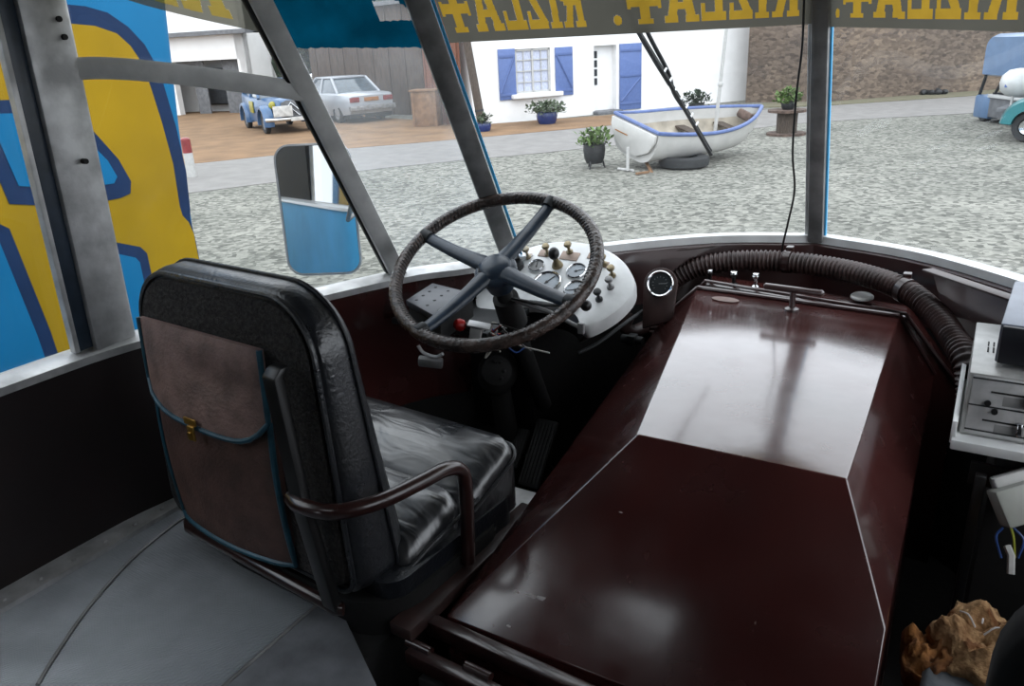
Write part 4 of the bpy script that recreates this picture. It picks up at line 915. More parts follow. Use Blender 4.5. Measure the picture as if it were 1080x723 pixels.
# ================================================================== OUTSIDE
def sheet(name, pts, z, m):
    b = B(); b.loft([[V((p[0], p[1], z-.05)) for p in pts], [V((p[0], p[1], z)) for p in pts]]); return struct(b.obj(name, m, smooth=0))
sheet('ground', [(-60, -20), (30, -20), (30, 70), (-60, 70)], GZ, M['gravel'])
near = [(-16.2, 4.0), (-12.2, 8.6), (-11.2, 10.4), (-10.39, 12.0), (-9.2, 13.5), (-8.2, 14.6), (-6.99, 16.2), (-4.4, 20.4), (-3.1, 21.5), (-.74, 23.0), (.46, 24.4), (6, 29)]
far = [(-19.5, 7.0), (-15.28, 11.74), (-13.97, 13.84), (-12.38, 15.47), (-10.97, 17.16), (-8.87, 19.76), (-6.6, 23.6), (-4.5, 25.25), (-.98, 28.2), (.49, 29.8), (5, 33)]
sheet('road', near+far[::-1], GZ+.012, M['road'])
sheet('forecourt', far[:6]+[(-10.0, 22.6), (-13.0, 19.6), (-24, 23.6), (-34, 26), (-34, 8)], GZ+.02, M['sand'])
sheet('verge', [(-6.7, 24.6), (-4.5, 25.3), (-.98, 28.2), (.6, 29.9), (5, 33), (5, 35), (-1, 30.2), (-4.5, 26.6), (-6.5, 26.2)], GZ+.03, M['grass'])

# ---- neighbouring painted coach
NX = -3.2
nb = thing('coach', 'blue coach with big navy-edged mustard artwork parked alongside the driver window', 'coach', (NX-1.2, -1.5, GZ))
def yz(pts, x): return [V((x, y, z)) for y, z in pts]
body = [(-6.0, -.70), (2.33, -.70), (2.34, .17), (2.385, .8), (2.44, 1.35), (2.40, 1.75), (2.2, 1.95), (-6.0, 1.95)]
b = B(); b.prism(yz(body, NX), (-2.4, 0, 0)); b.bevel(.05, 3, 60); b.obj('body', M['artblue'], nb)
def art(name, pts, x, m, parent): 
    b = B(); b.prism(yz(pts, NX-.004), (x+.004, 0, 0)); return b.obj(name, m, parent, smooth=0)
def arcp(cy_, cz_, r, a0, a1, n=10): return [(cy_+r*math.cos(R(a0+(a1-a0)*k/n)), cz_+r*math.sin(R(a0+(a1-a0)*k/n))) for k in range(n+1)]
navy = [(-5.6, 1.325), (1.95, 1.325)]+[(2.04, 1.318), (2.13, 1.295), (2.21, 1.24), (2.27, 1.17), (2.30, 1.10), (2.325, 1.0), (2.345, .82), (2.352, .62), (2.34, .5), (2.335, .45), (2.325, .40), (2.33, .30), (2.335, -.6), (-5.6, -.6)]
art('outline', navy, .003, M['artnavy'], nb)
yel = [(-5.5, 1.255), (1.95, 1.255), (2.06, 1.245), (2.15, 1.215), (2.20, 1.165), (2.235, 1.10), (2.255, 1.0), (2.275, .85), (2.29, .66), (2.28, .47), (2.285, .425), (2.31, .39), (2.325, .33), (2.325, -.52), (-5.5, -.52)]
art('lettering', yel, .006, M['artyel'], nb)
# blue counters of the letters, each with its navy edge
for o_, i_ in (([(-1.2, .60), (1.44, .60), (1.525, .53), (1.57, .1), (1.60, -.5), (-1.2, -.5)], [(-1.15, .56), (1.40, .56), (1.475, .50), (1.515, .1), (1.545, -.45), (-1.15, -.45)]),
               ([(1.50, 1.0), (1.86, .98), (2.03, .72), (2.065, .62), (2.05, .57), (2.0, .56), (1.8, .56), (1.55, .62)], [(1.56, .95), (1.83, .93), (1.98, .72), (2.005, .65), (1.985, .625), (1.8, .63), (1.6, .68)]),
               ([(1.68, .40), (1.90, .395), (2.04, .335), (2.065, .30), (2.06, -.5), (1.68, -.5)], [(1.74, .35), (1.90, .345), (2.005, .295), (2.02, .27), (2.015, -.45), (1.74, -.45)])):
    art('outline', o_, .009, M['artnavy'], nb); art('letter_gap', i_, .012, M['artblue'], nb)
for y in (1.2, -3.8):
    b = B(); b.lathe([(0, -.12), (.40, -.12), (.44, -.08), (.44, .08), (.40, .12), (0, .12)], (NX-.05, y, GZ+.44), (1, 0, 0), 32); wh = b.obj('wheel', M['tyre'], nb)
    b = B(); b.lathe([(0, .1), (.22, .1), (.24, .125), (.1, .15), (0, .15)], (NX-.05, y, GZ+.44), (1, 0, 0), 24); b.obj('hub_cap', M['alu'], wh)
# red and white post behind its nose
c = gp(203, 187)
t = thing('marker_post', 'red and white post peeping out behind the nose of the blue coach', 'post', c)
B().cyl(c, c+V((0, 0, .48)), .09).obj('post', M['whiteplastic'], t); B().cyl(c+V((0, 0, .48)), c+V((0, 0, .74)), .09).ell(c+V((0, 0, .74)), (.09, .09, .04)).obj('cap', M['carlight'], t)

# ---- white house: a long wall seen three-quarter on
h0, h1 = V((-13.05, 19.42, GZ)), V((-7.3, 27.86, GZ)); hd = (h1-h0).normalized(); hl = (h1-h0).length; hn_ = V((hd.y, -hd.x, 0))   # towards the road
rz = math.atan2(hd.y, hd.x)
def hs_at(px, py): 
    p = at_pl(px, py, h0, hn_); return (p-h0).dot(hd), p.z-GZ     # distance along the wall, height
ho = thing('house', 'white rendered house with lavender-blue shutters across the road', 'house', h0, rz)
# local frame: x along wall, y back into the house (left of travel), z up
wx0, wz0 = hs_at(545, 99); wx1, wz1 = hs_at(580, 50); dx0, _ = hs_at(627, 120); dx1, dz1 = hs_at(650, 47)
HH = 4.2
b = B()
def hb(x0, x1, z0, z1): b.box(((x0+x1)/2, .15, (z0+z1)/2), (x1-x0, .3, z1-z0))
hb(0, wx0, 0, HH); hb(wx0, wx1, 0, wz0); hb(wx0, wx1, wz1, HH); hb(wx1, dx0, 0, HH); hb(dx0, dx1, dz1, HH); hb(dx1, hl, 0, HH)
b.box((hl/2, 1.2, HH/2), (hl, 1.8, HH)); b.obj('wall', M['plaster'], ho, local=True, smooth=0)
b = B(); b.prism([V((-.05, -.12, HH)), V((-.3, 1.2, HH+1.4)), V((-.3, 2.4, HH))], (hl+.6, 0, 0)); b.obj('roof', M['slate'], ho, local=True, smooth=0)
wm_ = (wx0+wx1)/2; ww = wx1-wx0; wh_ = wz1-wz0
b = B()
for x in (wx0+.03, wm_, wx1-.03): b.box((x, .06, (wz0+wz1)/2), (.06, .05, wh_))
for z in (wz0+.03, wz1-.03): b.box((wm_, .06, z), (ww, .05, .06))
for k in range(1, 4): b.box((wm_, .06, wz0+wh_*k/4), (ww, .03, .03))
for k in (1, 3): b.box((wx0+ww*k/4, .06, (wz0+wz1)/2), (.025, .03, wh_))
wo = b.obj('window_frame', M['whiteplastic'], ho, local=True, smooth=0)
b = B(); b.box((wm_, .09, (wz0+wz1)/2), (ww, .02, wh_)); b.obj('pane', mat('curtained_pane', (152, 160, 186), .2, 0, .12, 14, stretch=(10, 1, 1), col2=(206, 210, 222)), wo, local=True, smooth=0)
b = B(); b.box((wm_+.05, -.08, wz0-.07), (ww+.5, .3, .12), None, .02); b.obj('sill', M['plaster'], ho, local=True)
def shutter(x0, x1, z0, z1, flip):
    b = B(); b.box(((x0+x1)/2, -.03, (z0+z1)/2), (x1-x0, .035, z1-z0), None, .006); s = b.obj('shutter', M['shutter'], ho, local=True)
    b = B(); w_ = x1-x0
    for z in (z0+(z1-z0)*.10, z0+(z1-z0)*.52 if (z1-z0) > 1.7 else z0+(z1-z0)*.86): b.box(((x0+x1)/2, -.056, z), (w_*.96, .02, .08), None, .004)
    if (z1-z0) > 1.7: b.box(((x0+x1)/2, -.056, z0+(z1-z0)*.9), (w_*.96, .02, .08), None, .004)
    p0 = V((x0+.06*w_, -.054, z0+(z1-z0)*.14)); p1 = V((x1-.06*w_, -.054, z0+(z1-z0)*(.84 if (z1-z0) < 1.7 else .48)))
    if flip: p0.x, p1.x = p1.x, p0.x
    b.tube([p0, p1], .035, 4); b.obj('brace', mat('shutter_batten', (76, 97, 147), .6, 0, .04, 10), s, local=True)
a0, z0 = hs_at(527, 106); a1, z1 = hs_at(545, 51); shutter(a0, wx0-.02, z0, z1, False)
a0, z0 = hs_at(586, 101); a1, z1 = hs_at(603, 49); shutter(a0, a1, z0, z1, True)
a0, z0 = hs_at(653, 117); a1, z1 = hs_at(676, 45); shutter(a0, a1, .06, z1, False)
b = B(); b.box(((dx0+dx1)/2, .26, dz1/2), (dx1-dx0, .05, dz1), None, .005); dr = b.obj('door', M['plaster'], ho, local=True, smooth=0)
b = B()
for k in range(4): b.box((dx0+.16, .225, .95+k*.26), (.16, .02, .2))
b.obj('pane', M['darkint'], dr, local=True, smooth=0)
b = B(); b.box(((dx0+dx1)/2, -.05, .05), (dx1-dx0+.1, .5, .1), None, .01); b.obj('doorstep', M['slate'], ho, local=True)
# drain pipe at the far corner of the house
b = B(); p = h1+hn_*.08+hd*.05; b.cyl(p, p+V((0, 0, 3.6)), .05, seg=10).box(p+V((0, 0, 1.2)), (.14, .14, .05)).box(p+V((0, 0, 2.6)), (.14, .14, .05))
tag(b.obj('drain_pipe', M['slate']), 'grey drain pipe at the far corner of the white house by the stone wall', 'pipe')
# wooden pole at the near corner
p = gp(509, 136); q = at_pl(492, 42, p, (p-EYEP).normalized())
t = thing('wooden_pole', 'weathered wooden pole standing at the near corner of the white house', 'pole', p)
B().cyl(p, p+(q-p)*1.6, .12, .10).obj('shaft', M['woodpole'], t)
b = B(); b.cyl(p+(q-p)*1.02, p+(q-p)*1.05, .125).cyl(p+(q-p)*.2, p+(q-p)*.22, .127); b.obj('band', M['iron'], t)

def leaves(c, r, n, size, rnd, up=.6, b=None):
    b = b or B()
    for k in range(n):
        a = rnd.random()*6.283; e = rnd.random()**.7; d = V((math.cos(a)*r[0]*e, math.sin(a)*r[1]*e, r[2]*(rnd.random()*1.2-.2)*(1-.35*e*e)))
        p = V(c)+d; t = V((rnd.uniform(-1, 1), rnd.uniform(-1, 1), rnd.uniform(-.2, 1))).normalized(); s = t.cross(V((rnd.uniform(-1, 1), rnd.uniform(-1, 1), 1))).normalized()
        L = size*(.6+.8*rnd.random()); b.solid([p, p+t*L*.5+s*L*.28, p+t*L, p+t*L*.5-s*L*.28+V((0, 0, L*.08))], [(0, 1, 2, 3)])
    return b
rnd = random.Random(4)
def potted(name, label, p, rad, h, mpot, mleaf, lr, n, size, legs=False, grp=None):
    t = thing(name, label, 'plant pot', p, 0, grp)
    z0 = .09 if legs else 0
    prof = [(0, z0), (rad*.72, z0), (rad*.9, z0+h*.25), (rad, z0+h*.7), (rad*.94, z0+h*.94), (rad*1.04, z0+h*.96), (rad*1.04, z0+h), (rad*.9, z0+h), (rad*.86, z0+h*.9), (0, z0+h*.9)]
    B().lathe(prof, p, (0, 0, 1), 24).obj('pot', mpot, t, smooth=50)
    if legs:
        for k in range(3):
            a = k*2.1+.5; d = V((math.cos(a), math.sin(a), 0)); B().tube([p+d*rad*.7+V((0, 0, z0+.06)), p+d*rad*.95], [.022, .014], 8).obj('leg', mpot, t)
    o = leaves(p+V((0, 0, z0+h)), lr, n, size, rnd).obj('foliage', mleaf, t, smooth=0, recalc=False)
    b = B()
    for k in range(7):
        a = rnd.random()*6.28; b.tube([p+V((0, 0, z0+h*.9)), p+V((math.cos(a)*lr[0]*.5, math.sin(a)*lr[1]*.5, z0+h+lr[2]*.5))], .008, 5)
    b.obj('stem', M['leafb'], t)
potted('cauldron_planter', 'black three-legged iron cauldron with a light green plant left of the boat', gp(627, 177), .20, .34, M['iron'], M['leafa'], (.30, .30, .26), 260, .10, True)
potted('flower_pot', 'cobalt blue pot with a spreading plant below the house window', gp(577, 131), .30, .34, M['cobalt'], M['leafb'], (.56, .5, .27), 420, .12)
potted('flower_pot', 'small cobalt blue pot at the foot of the wooden pole', gp(510, 139), .22, .24, M['cobalt'], M['leafb'], (.22, .22, .22), 120, .10)
p = gp(734, 119); potted('shrub', 'dark green shrub against the white house wall behind the boat', p, .24, .28, M['iron'], M['leafc'], (.40, .34, .34), 300, .11)

# ---- dinghy propped on a tyre
stL, stR = gp(662, 168), gp(700, 182)
bow = gp(795, 160); st_c = gp(688, 176)
fwd = (bow-st_c); fwd.z = 0; LB = 2.95; fwd.normalize(); brz = math.atan2(fwd.y, fwd.x)
bt = thing('dinghy', 'white dinghy with a blue gunwale lying on a tyre across the gravel', 'boat', V((st_c.x, st_c.y, GZ+.02))+V((-.36, -.20, 0)), brz)
bt.rotation_euler = (R(13), R(1), brz)
# sections in local frame: x ahead, y port
def sect(x):
    k = x/LB; w_ = .72*(1-max(0, (k-.35)/.65)**2.3)*(1-.12*max(0, (.35-k)/.35)); keel = .16+.10*k+.30*max(0, (k-.72)/.28)**2.2; shr = .70+.10*(2*k-.9)**2+.06*k
    return w_, keel, shr
NS, NP = 18, 9
def hull(inset):
    rows = []
    for i in range(NS+1):
        x = LB*i/NS; w_, ke, sh_ = sect(x); w_ = max(.012, w_-inset); ke += inset*1.4
        row = []
        for j in range(-NP, NP+1):
            q = abs(j)/NP; y = w_*(1-(1-q)**2.2)**.75; z = ke+(sh_-ke)*q**2.0
            row.append(V((x+.12*(z-ke)*(i/NS)**3, math.copysign(y, j) if j else 0, z)))
        rows.append(row)
    return rows
ro, ri = hull(0), hull(.03)
b = B(); b.loft(ro, cap=False, closed=False); b.loft(ri, cap=False, closed=False)
for e in (0, -1): b.loft([[r[e] for r in ro], [r[e] for r in ri]], cap=False, closed=False)
b.poly(ro[0]); b.poly([p+V((.03, 0, 0)) for p in ri[0]])
b.obj('hull', M['boatwhite'], bt, local=True, smooth=50)
b = B(); b.loft([[p*1 for p in r[2:-2]] for r in [[V((q.x, q.y*.97, q.z+.012)) for q in rr_] for rr_ in ri]], cap=False, closed=False); b.obj('lining', M['boatcream'], bt, local=True, smooth=50)
b = B(); b.tube([r[0]+V((0, 0, .01)) for r in ro]+[r[-1]+V((0, 0, .01)) for r in ro[::-1]], .035, 8, loop=True); b.obj('gunwale', M['gunwale'], bt, local=True)
b = B()
for x, dz in ((.75, .28), (1.55, .28), (2.3, .26)):
    w_, ke, sh_ = sect(x); b.box((x, 0, sh_-dz), (.22, w_*1.7, .03), None, .006)
b.obj('thwart', M['woodpole'], bt, local=True)
b = B(); b.box((2.62, .0, .74), (.20, .3, .16), (.2, .3, .3), .04); b.obj('locker', M['spoolwood'], bt, local=True)
b = B(); b.cyl((1.95, 0, .26), (1.88, .42, 3.6), .035, .025).ell((1.93, .13, 1.32), (.05, .05, .06), None, 8); b.obj('mast', M['whiteplastic'], bt, local=True)
b = B(); tr_ = [V((-.02, y, z)) for y, z in [(-.62, .75), (.62, .75), (.62, .62), (.50, .42), (.2, .26), (-.2, .26), (-.50, .42), (-.62, .62)]]; b.prism(tr_, (-.05, 0, 0)); b.bevel(.012, 2, 40); b.obj('transom', M['boatwhite'], bt, local=True)
b = B(); b.prism([V((-.075, y, z)) for y, z in [(.10, .56), (.46, .56), (.46, .54), (.10, .54)]], (-.006, 0, 0)); plab(b.obj('name_stripe', M['plateor'], bt, local=True, smooth=0), 'faded gold lettering on the transom')
tyc = gp(721, 176)
t = thing('tyre', 'worn black tyre lying flat under the white dinghy', 'tyre', tyc)
B().lathe([(.22, .02), (.36, 0), (.43, .04), (.44, .11), (.43, .17), (.36, .205), (.24, .19), (.22, .15), (.30, .12), (.30, .07)], tyc, (0, 0, 1), 36).obj('tread', M['tyre'], t, smooth=40)
pc2 = gp(662, 181)
t = thing('boat_prop', 'white metal prop under the stern of the dinghy', 'stand', pc2)
b = B(); b.tube([pc2+V((0, 0, .42)), pc2+V((0, 0, .02))], .028, 8); b.obj('post', M['whiteplastic'], t)
b = B(); b.tube([gp(652, 179)+V((0, 0, .02)), gp(668, 181)+V((0, 0, .02))], .024, 8); b.obj('foot', M['whiteplastic'], t)
for (xa, ya, xb, yb_), lb in (((677, 170, 688, 182), 'pale timber batten leaning under the dinghy stern'), ((671, 181, 684, 183), 'short yellowish batten lying on the gravel by the boat prop')):
    a, c = gp(xa, ya+4), gp(xb, yb_); d = c-a
    b = B(); b.box((a+c)/2+V((0, 0, .03 if 'short' in lb else .09)), (d.length, .05, .035), Euler((0, 0 if 'short' in lb else R(14), math.atan2(d.y, d.x))).to_matrix(), .004); tag(b.obj('batten', M['crate']), lb, 'batten')

# ---- cable drum table with a plant
sc_ = gp(829, 142)
t = thing('cable_drum', 'wooden cable drum standing as a table right of the dinghy', 'cable drum', sc_)
B().lathe([(0, 0), (.42, 0), (.42, .05), (0, .05)], sc_, (0, 0, 1), 30).obj('flange', M['spoolwood'], t)
B().lathe([(0, .49), (.42, .49), (.42, .54), (0, .54)], sc_, (0, 0, 1), 30).obj('flange', M['spoolwood'], t)
B().lathe([(0, .05), (.22, .05), (.22, .49), (0, .49)], sc_, (0, 0, 1), 20).obj('core', M['woodpole'], t, smooth=10)
potted('flower_pot', 'potted green plant standing on the wooden cable drum', sc_+V((0, 0, .54)), .15, .17, M['iron'], M['leafa'], (.28, .26, .26), 260, .10)

# ---- tall rubble wall along the road on the right
s0, s1, s2 = V((-7.2, 26.6, GZ)), V((-4.4, 26.5, GZ)), V((5, 35.4, GZ))
s1 = V((-4.3, 27.0, GZ)); b = B()
for a, c in ((s0, s1), (s1, s2)):
    d = (c-a).normalized(); n = V((-d.y, d.x, 0)); b.prism([a, c, c+n*.6, a+n*.6], (0, 0, 4.2))
b.obj('stone_wall', M['stone'], smooth=0)
o = bpy.data.objects['stone_wall']; tag(o, 'tall rubble stone wall along the road right of the white house', 'wall')
p = gp(985, 100.5)
t = thing('rubble_heap', 'small dark heap on the verge at the foot of the stone wall', 'heap', p)
b = B()
for k in range(9): b.ell(p+V((rnd.uniform(-.35, .35), rnd.uniform(-.12, .12), .06+.08*rnd.random())), (.12, .1, .08), (rnd.random(), 0, rnd.random()*3), 8)
b.obj('stones', M['iron'], t)

# ---- garage and sheds on the left
ga, gb_ = V((-27.4, 20.2, GZ)), V((-26.1, 22.95, GZ))
ga = V((-32.5, 21.6, GZ)); gd = (V((-26.15, 22.95, GZ))-ga).normalized(); gl = (V((-26.15, 22.95, GZ))-ga).length
grz = math.atan2(gd.y, gd.x)
gr = thing('garage', 'white garage with a wide dark doorway behind the sandy forecourt', 'garage', ga, grz)
gn_ = V((gd.y, -gd.x, 0))
def gs(px, py): p = at_pl(px, py, ga, gn_); return (p-ga).dot(gd), p.z-GZ
e0, _ = gs(190, 118); e1, ez = gs(250, 62)
GHt = gs(262, 34)[1]
b = B(); b.box((e0/2, .15, GHt/2), (e0, .3, GHt)).box(((e1+gl)/2, .15, GHt/2), (gl-e1, .3, GHt)).box((gl/2, .15, (ez+GHt)/2), (gl, .3, GHt-ez)).box((gl-.15, .9, GHt/2), (.3, 1.8, GHt)).box((.15, .9, GHt/2), (.3, 1.8, GHt)).box((gl/2, 1.8, GHt/2), (gl, .3, GHt))
b.box((gl/2, .1, GHt+1.6), (gl, .4, 3.2))
b.obj('wall', M['plaster'], gr, local=True, smooth=0)
b = B(); b.box((gl/2+.15, -.12, GHt+.06), (gl+.6, .5, .16)); b.obj('eave', M['slate'], gr, local=True, smooth=0)
b = B(); b.box((gl/2, 1, GHt+.1), (gl, 2, .1)); b.obj('roof', M['slate'], gr, local=True, smooth=0)
b = B(); 
for x, w_ in ((e0+(e1-e0)*.28, .6), (e0+(e1-e0)*.80, (e1-e0)*.30)): b.box((x, .5, ez/2), (w_, .06, ez), None, .01)
b.obj('door', M['slate'], gr, local=True)
b = B(); b.box(((e0+e1)/2, 1.3, ez/2), (e1-e0-.4, .6, ez*.7), None, .2); b.obj('clutter', M['darkint'], gr, local=True)
# brown shed behind the saloon, rust-red end boards
c0, c1, c2, c3 = V((-23.5, 23.8, GZ)), V((-15.0, 21.9, GZ)), V((-15.4, 20.35, GZ)), V((-13.3, 19.2, GZ))
def shed(name, label, a, c, h, m_):
    d = (c-a).normalized(); L = (c-a).length; t = thing(name, label, 'shed', a, math.atan2(d.y, d.x))
    B().box((L/2, .8, h/2), (L, 1.6, h)).obj('wall', m_, t, local=True, smooth=0)
    B().box((L/2, .8, h+.06), (L+.3, 2.0, .14)).obj('roof', M['slate'], t, local=True, smooth=0)
    b = B()
    for k in range(int(L/.9)): b.box((.45+k*.9, -.015, h/2), (.05, .03, h*.98))
    b.obj('batten', m_, t, local=True, smooth=0)
shed('shed', 'grey-brown boarded shed behind the white saloon', c0, c1, 3.6, M['brownwall'])
d = (c3-c2).normalized(); L = (c3-c2).length; t = thing('board_fence', 'tall rust-red board fence between the saloon and the white house', 'fence', c2, math.atan2(d.y, d.x))
B().box((L/2, .04, 1.8), (L, .05, 3.6)).obj('panel', M['rustwall'], t, local=True, smooth=0)
for k in range(6): B().box((.1+k*(L-.2)/5, .0, 1.8), (.09, .04, 3.6), None, .006).obj('board', M['rustwall'], t, local=True)
p = gp(452, 133); t = thing('crate', 'tan plywood crate beside the white saloon', 'crate', p, R(20))
b = B(); b.box((0, 0, .52), (.75, .6, 1.0), None, .01); b.obj('panel', M['crate'], t, local=True)
b = B(); b.box((0, 0, 1.03), (.84, .7, .05), None, .008)
for x in (-.33, .33): b.box((x, -.305, .5), (.08, .02, 1.0))
b.obj('frame', M['crate'], t, local=True)
# trees behind the forecourt
for (x, y, h_, r_), lb in (((-27.4, 26.2, 4.2, 1.9), 'green tree behind the vintage car, right of the garage'), ((-23.6, 28.2, 4.4, 2.0), 'green tree rising behind the brown shed')):
    p = V((x, y, GZ)); t = thing('tree', lb, 'tree', p)
    b = B()
    for k in range(5):
        leaves(p+V((rnd.uniform(-.8, .8), rnd.uniform(-.8, .8), h_*.35+h_*.14*k)), (r_, r_, r_*.7), 520, .38, rnd, b=b)
    for k in range(4): b.ell(p+V((rnd.uniform(-.5, .5), rnd.uniform(-.5, .5), h_*.45+h_*.14*k)), (r_*.85, r_*.85, r_*.6), None, 12)
    b.obj('foliage', M['leafc'], t, smooth=0, recalc=False)
    B().tube([p, p+V((.1, 0, h_*.5)), p+V((0, .1, h_))], [.2, .14, .06], 8).obj('trunk', M['woodpole'], t)

# ---- cars
def wheels(t, xs, y, r, w_, name='wheel', cap='chrome'):
    for x in xs:
        for s in (-1, 1):
            wh = B().lathe([(r*.55, -w_*.1), (r*.62, -w_/2), (r*.9, -w_/2), (r, -w_*.3), (r, w_*.3), (r*.9, w_/2), (r*.62, w_/2), (r*.55, w_*.1)], (x, s*y, r), (0, 1, 0), 24).obj(name, M['tyre'], t, local=True)
            B().lathe([(0, s*w_*.15), (r*.52, s*w_*.3), (r*.6, s*w_*.42), (r*.62, s*w_*.3), (0, -s*w_*.1)], (x, s*y, r), (0, 1, 0), 20).obj('hub_cap', M[cap], wh, local=True)
def carbody(secs):   # (x, half width low, half width belt, z low, z belt)
    b = B(); rings = []
    for x, w0, w1, z0, z1 in secs:
        rings.append([V((x, y, z)) for y, z in [(-w0*.96, z0), (-w0, z0+.12), (-w1, z0+(z1-z0)*.62), (-w1*.97, z1-.04), (-w1*.90, z1), (0, z1+.02), (w1*.90, z1), (w1*.97, z1-.04), (w1, z0+(z1-z0)*.62), (w0, z0+.12), (w0*.96, z0)]])
    return b.loft(rings)
# white three-box saloon seen from behind, heading away to the left
rc = gp(394, 129); hdg = V((-.93, .36, 0)).normalized()
sal = thing('saloon_car', 'white saloon car seen from behind on the sandy forecourt', 'car', V((rc.x, rc.y, GZ))+hdg*2.2, math.atan2(hdg.y, hdg.x))
b = carbody([(-2.22, .76, .78, .42, .84), (-2.12, .80, .84, .30, .90), (-1.4, .82, .86, .24, .93), (-.2, .83, .87, .22, .93), (.9, .82, .86, .22, .92), (1.7, .80, .83, .26, .88), (2.15, .76, .78, .34, .78), (2.24, .70, .72, .42, .68)]); b.obj('body', M['carwhite'], sal, local=True, smooth=40)
cab = [(-1.38, .74, .92), (-.78, .60, 1.40), (.35, .60, 1.44), (1.0, .74, .93)]
b = B(); b.loft([[V((-1.40, -.76, .91)), V((-1.40, .76, .91)), V((1.05, .76, .91)), V((1.05, -.76, .91))], [V((-.80, -.62, 1.36)), V((-.80, .62, 1.36)), V((.40, .62, 1.36)), V((.40, -.62, 1.36))]]); b.bevel(.03, 2, 30); b.obj('window', M['carglass'], sal, local=True)
b = B(); b.box((-.2, 0, 1.395), (1.24, 1.26, .07), None, .03)
for sx, sy in ((-1, -1), (-1, 1), (1, -1), (1, 1)):
    x0, x1 = (-1.42, -.80) if sx < 0 else (1.07, .40); b.tube([V((x0, sy*.765, .90)), V((x1, sy*.625, 1.38))], .045, 6)
for sy in (-1, 1): b.tube([V((-.15, sy*.77, .9)), V((-.15, sy*.63, 1.38))], .035, 6)
b.obj('roof', M['carwhite'], sal, local=True)
for sy in (-1, 1): B().box((-2.215, sy*.60, .74), (.06, .34, .15), None, .015).obj('tail_lamp', M['carlight'], sal, local=True)
B().box((-2.235, 0, .74), (.03, .52, .12), None, .005).obj('number_plate', M['plateor'], sal, local=True)
b = B(); b.box((-2.27, 0, .48), (.14, 1.66, .16), None, .04); b.obj('bumper', M['aludark'], sal, local=True)
B().box((2.27, 0, .46), (.14, 1.6, .16), None, .04).obj('bumper', M['aludark'], sal, local=True)
B().tube([(-2.15, .4, .26), (-2.38, .4, .25)], .035, 8).obj('exhaust', M['chrome'], sal, local=True)
B().box((-.1, 0, .24), (4.0, 1.5, .16)).obj('underbody', M['iron'], sal, local=True)
wheels(sal, (-1.35, 1.4), .74, .31, .19, cap='aludark')
# vintage blue and yellow car facing us
fc = gp(312, 141); hdg = V((.86, -.50, 0)).normalized()
tc_ = thing('vintage_car', 'vintage blue car with yellow patches facing the camera on the forecourt', 'car', V((fc.x, fc.y, GZ))-hdg*2.0, math.atan2(hdg.y, hdg.x))
b = carbody([(-2.0, .50, .52, .45, .95), (-1.7, .66, .70, .32, 1.08), (-.9, .68, .73, .28, 1.02), (.3, .64, .66, .28, .98), (.9, .50, .46, .30, 1.0), (1.75, .38, .34, .38, .96), (1.82, .34, .30, .40, .90)]); b.obj('body', M['oldblue'], tc_, local=True, smooth=40)
b = B(); b.loft([[V((-1.75, -.62, 1.0)), V((-1.75, .62, 1.0)), V((.55, .62, .97)), V((.55, -.62, .97))], [V((-1.35, -.55, 1.42)), V((-1.35, .55, 1.42)), V((.20, .55, 1.42)), V((.20, -.55, 1.42))]]); b.bevel(.05, 2, 30); b.obj('window', M['carglass'], tc_, local=True)
b = B(); b.box((-.58, 0, 1.46), (1.66, 1.14, .10), None, .045)
for sx, sy in ((-1, -1), (-1, 1), (1, -1), (1, 1)):
    x0, x1 = (-1.77, -1.36) if sx < 0 else (.57, .21); b.tube([V((x0, sy*.63, .98)), V((x1, sy*.555, 1.44))], .05, 6)
for sy in (-1, 1): b.tube([V((-.55, sy*.64, 1.0)), V((-.55, sy*.56, 1.44))], .05, 6)
b.obj('roof', M['oldblue'], tc_, local=True)
for sy in (-1, 1):
    for x, r_ in ((1.28, .40), (-1.35, .40)):
        pts = [V((x+r_*1.15*math.cos(a), sy*.66, .33+r_*1.12*math.sin(a))) for a in [R(-12+k*17) for k in range(13)]]
        b = B(); rings = []
        for q in pts: rings.append([q+V((0, y, 0))+(q-V((x, sy*.66, .33))).normalized()*h for y, h in [(-.15, -.05), (-.15, .02), (0, .07), (.15, .02), (.15, -.05)]])
        b.loft(rings); b.obj('mudguard', M['oldblue'], tc_, local=True, smooth=60)
    B().ell((1.42, sy*.42, .80), (.11, .125, .125), None, 14).obj('headlamp', M['oldyel'], tc_, local=True)
    B().box((-.3, sy*.70, .72), (.5, .03, .34), None, .01).obj('door_patch', M['oldyel'], tc_, local=True)
    B().ell((1.35, sy*.68, .735), (.22, .13, .06), None, 12).obj('patch', M['oldyel'], tc_, local=True)
B().box((1.3, .1, .985), (.5, .4, .03), None, .01).obj('patch', M['oldyel'], tc_, local=True)
b = B(); b.prism([V((1.84, y, z)) for y, z in [(-.30, .40), (.30, .40), (.27, .88), (.12, .95), (-.12, .95), (-.27, .88)]], (.03, 0, 0)); gr_ = b.obj('grille', M['slate'], tc_, local=True)
b = B()
for dz in (0, .16): b.tube([V((1.89, -.22, .52+dz)), V((1.90, 0, .72+dz)), V((1.89, .22, .52+dz))], .03, 6)
b.obj('chevron', M['chrome'], gr_, local=True)
b = B(); b.tube([V((1.92, -.80, .43)), V((2.02, -.4, .43)), V((2.02, .4, .43)), V((1.92, .80, .43))], .05, 10); b.obj('bumper', M['chrome'], tc_, local=True)
B().box((2.0, -.28, .66), (.03, .56, .30), None, .005).obj('rally_plate', M['platewh'], tc_, local=True)
B().box((2.08, .15, .43), (.02, .5, .11), None, .004).obj('number_plate', M['platewh'], tc_, local=True)
wheels(tc_, (-1.35, 1.28), .66, .33, .15, cap='slate')

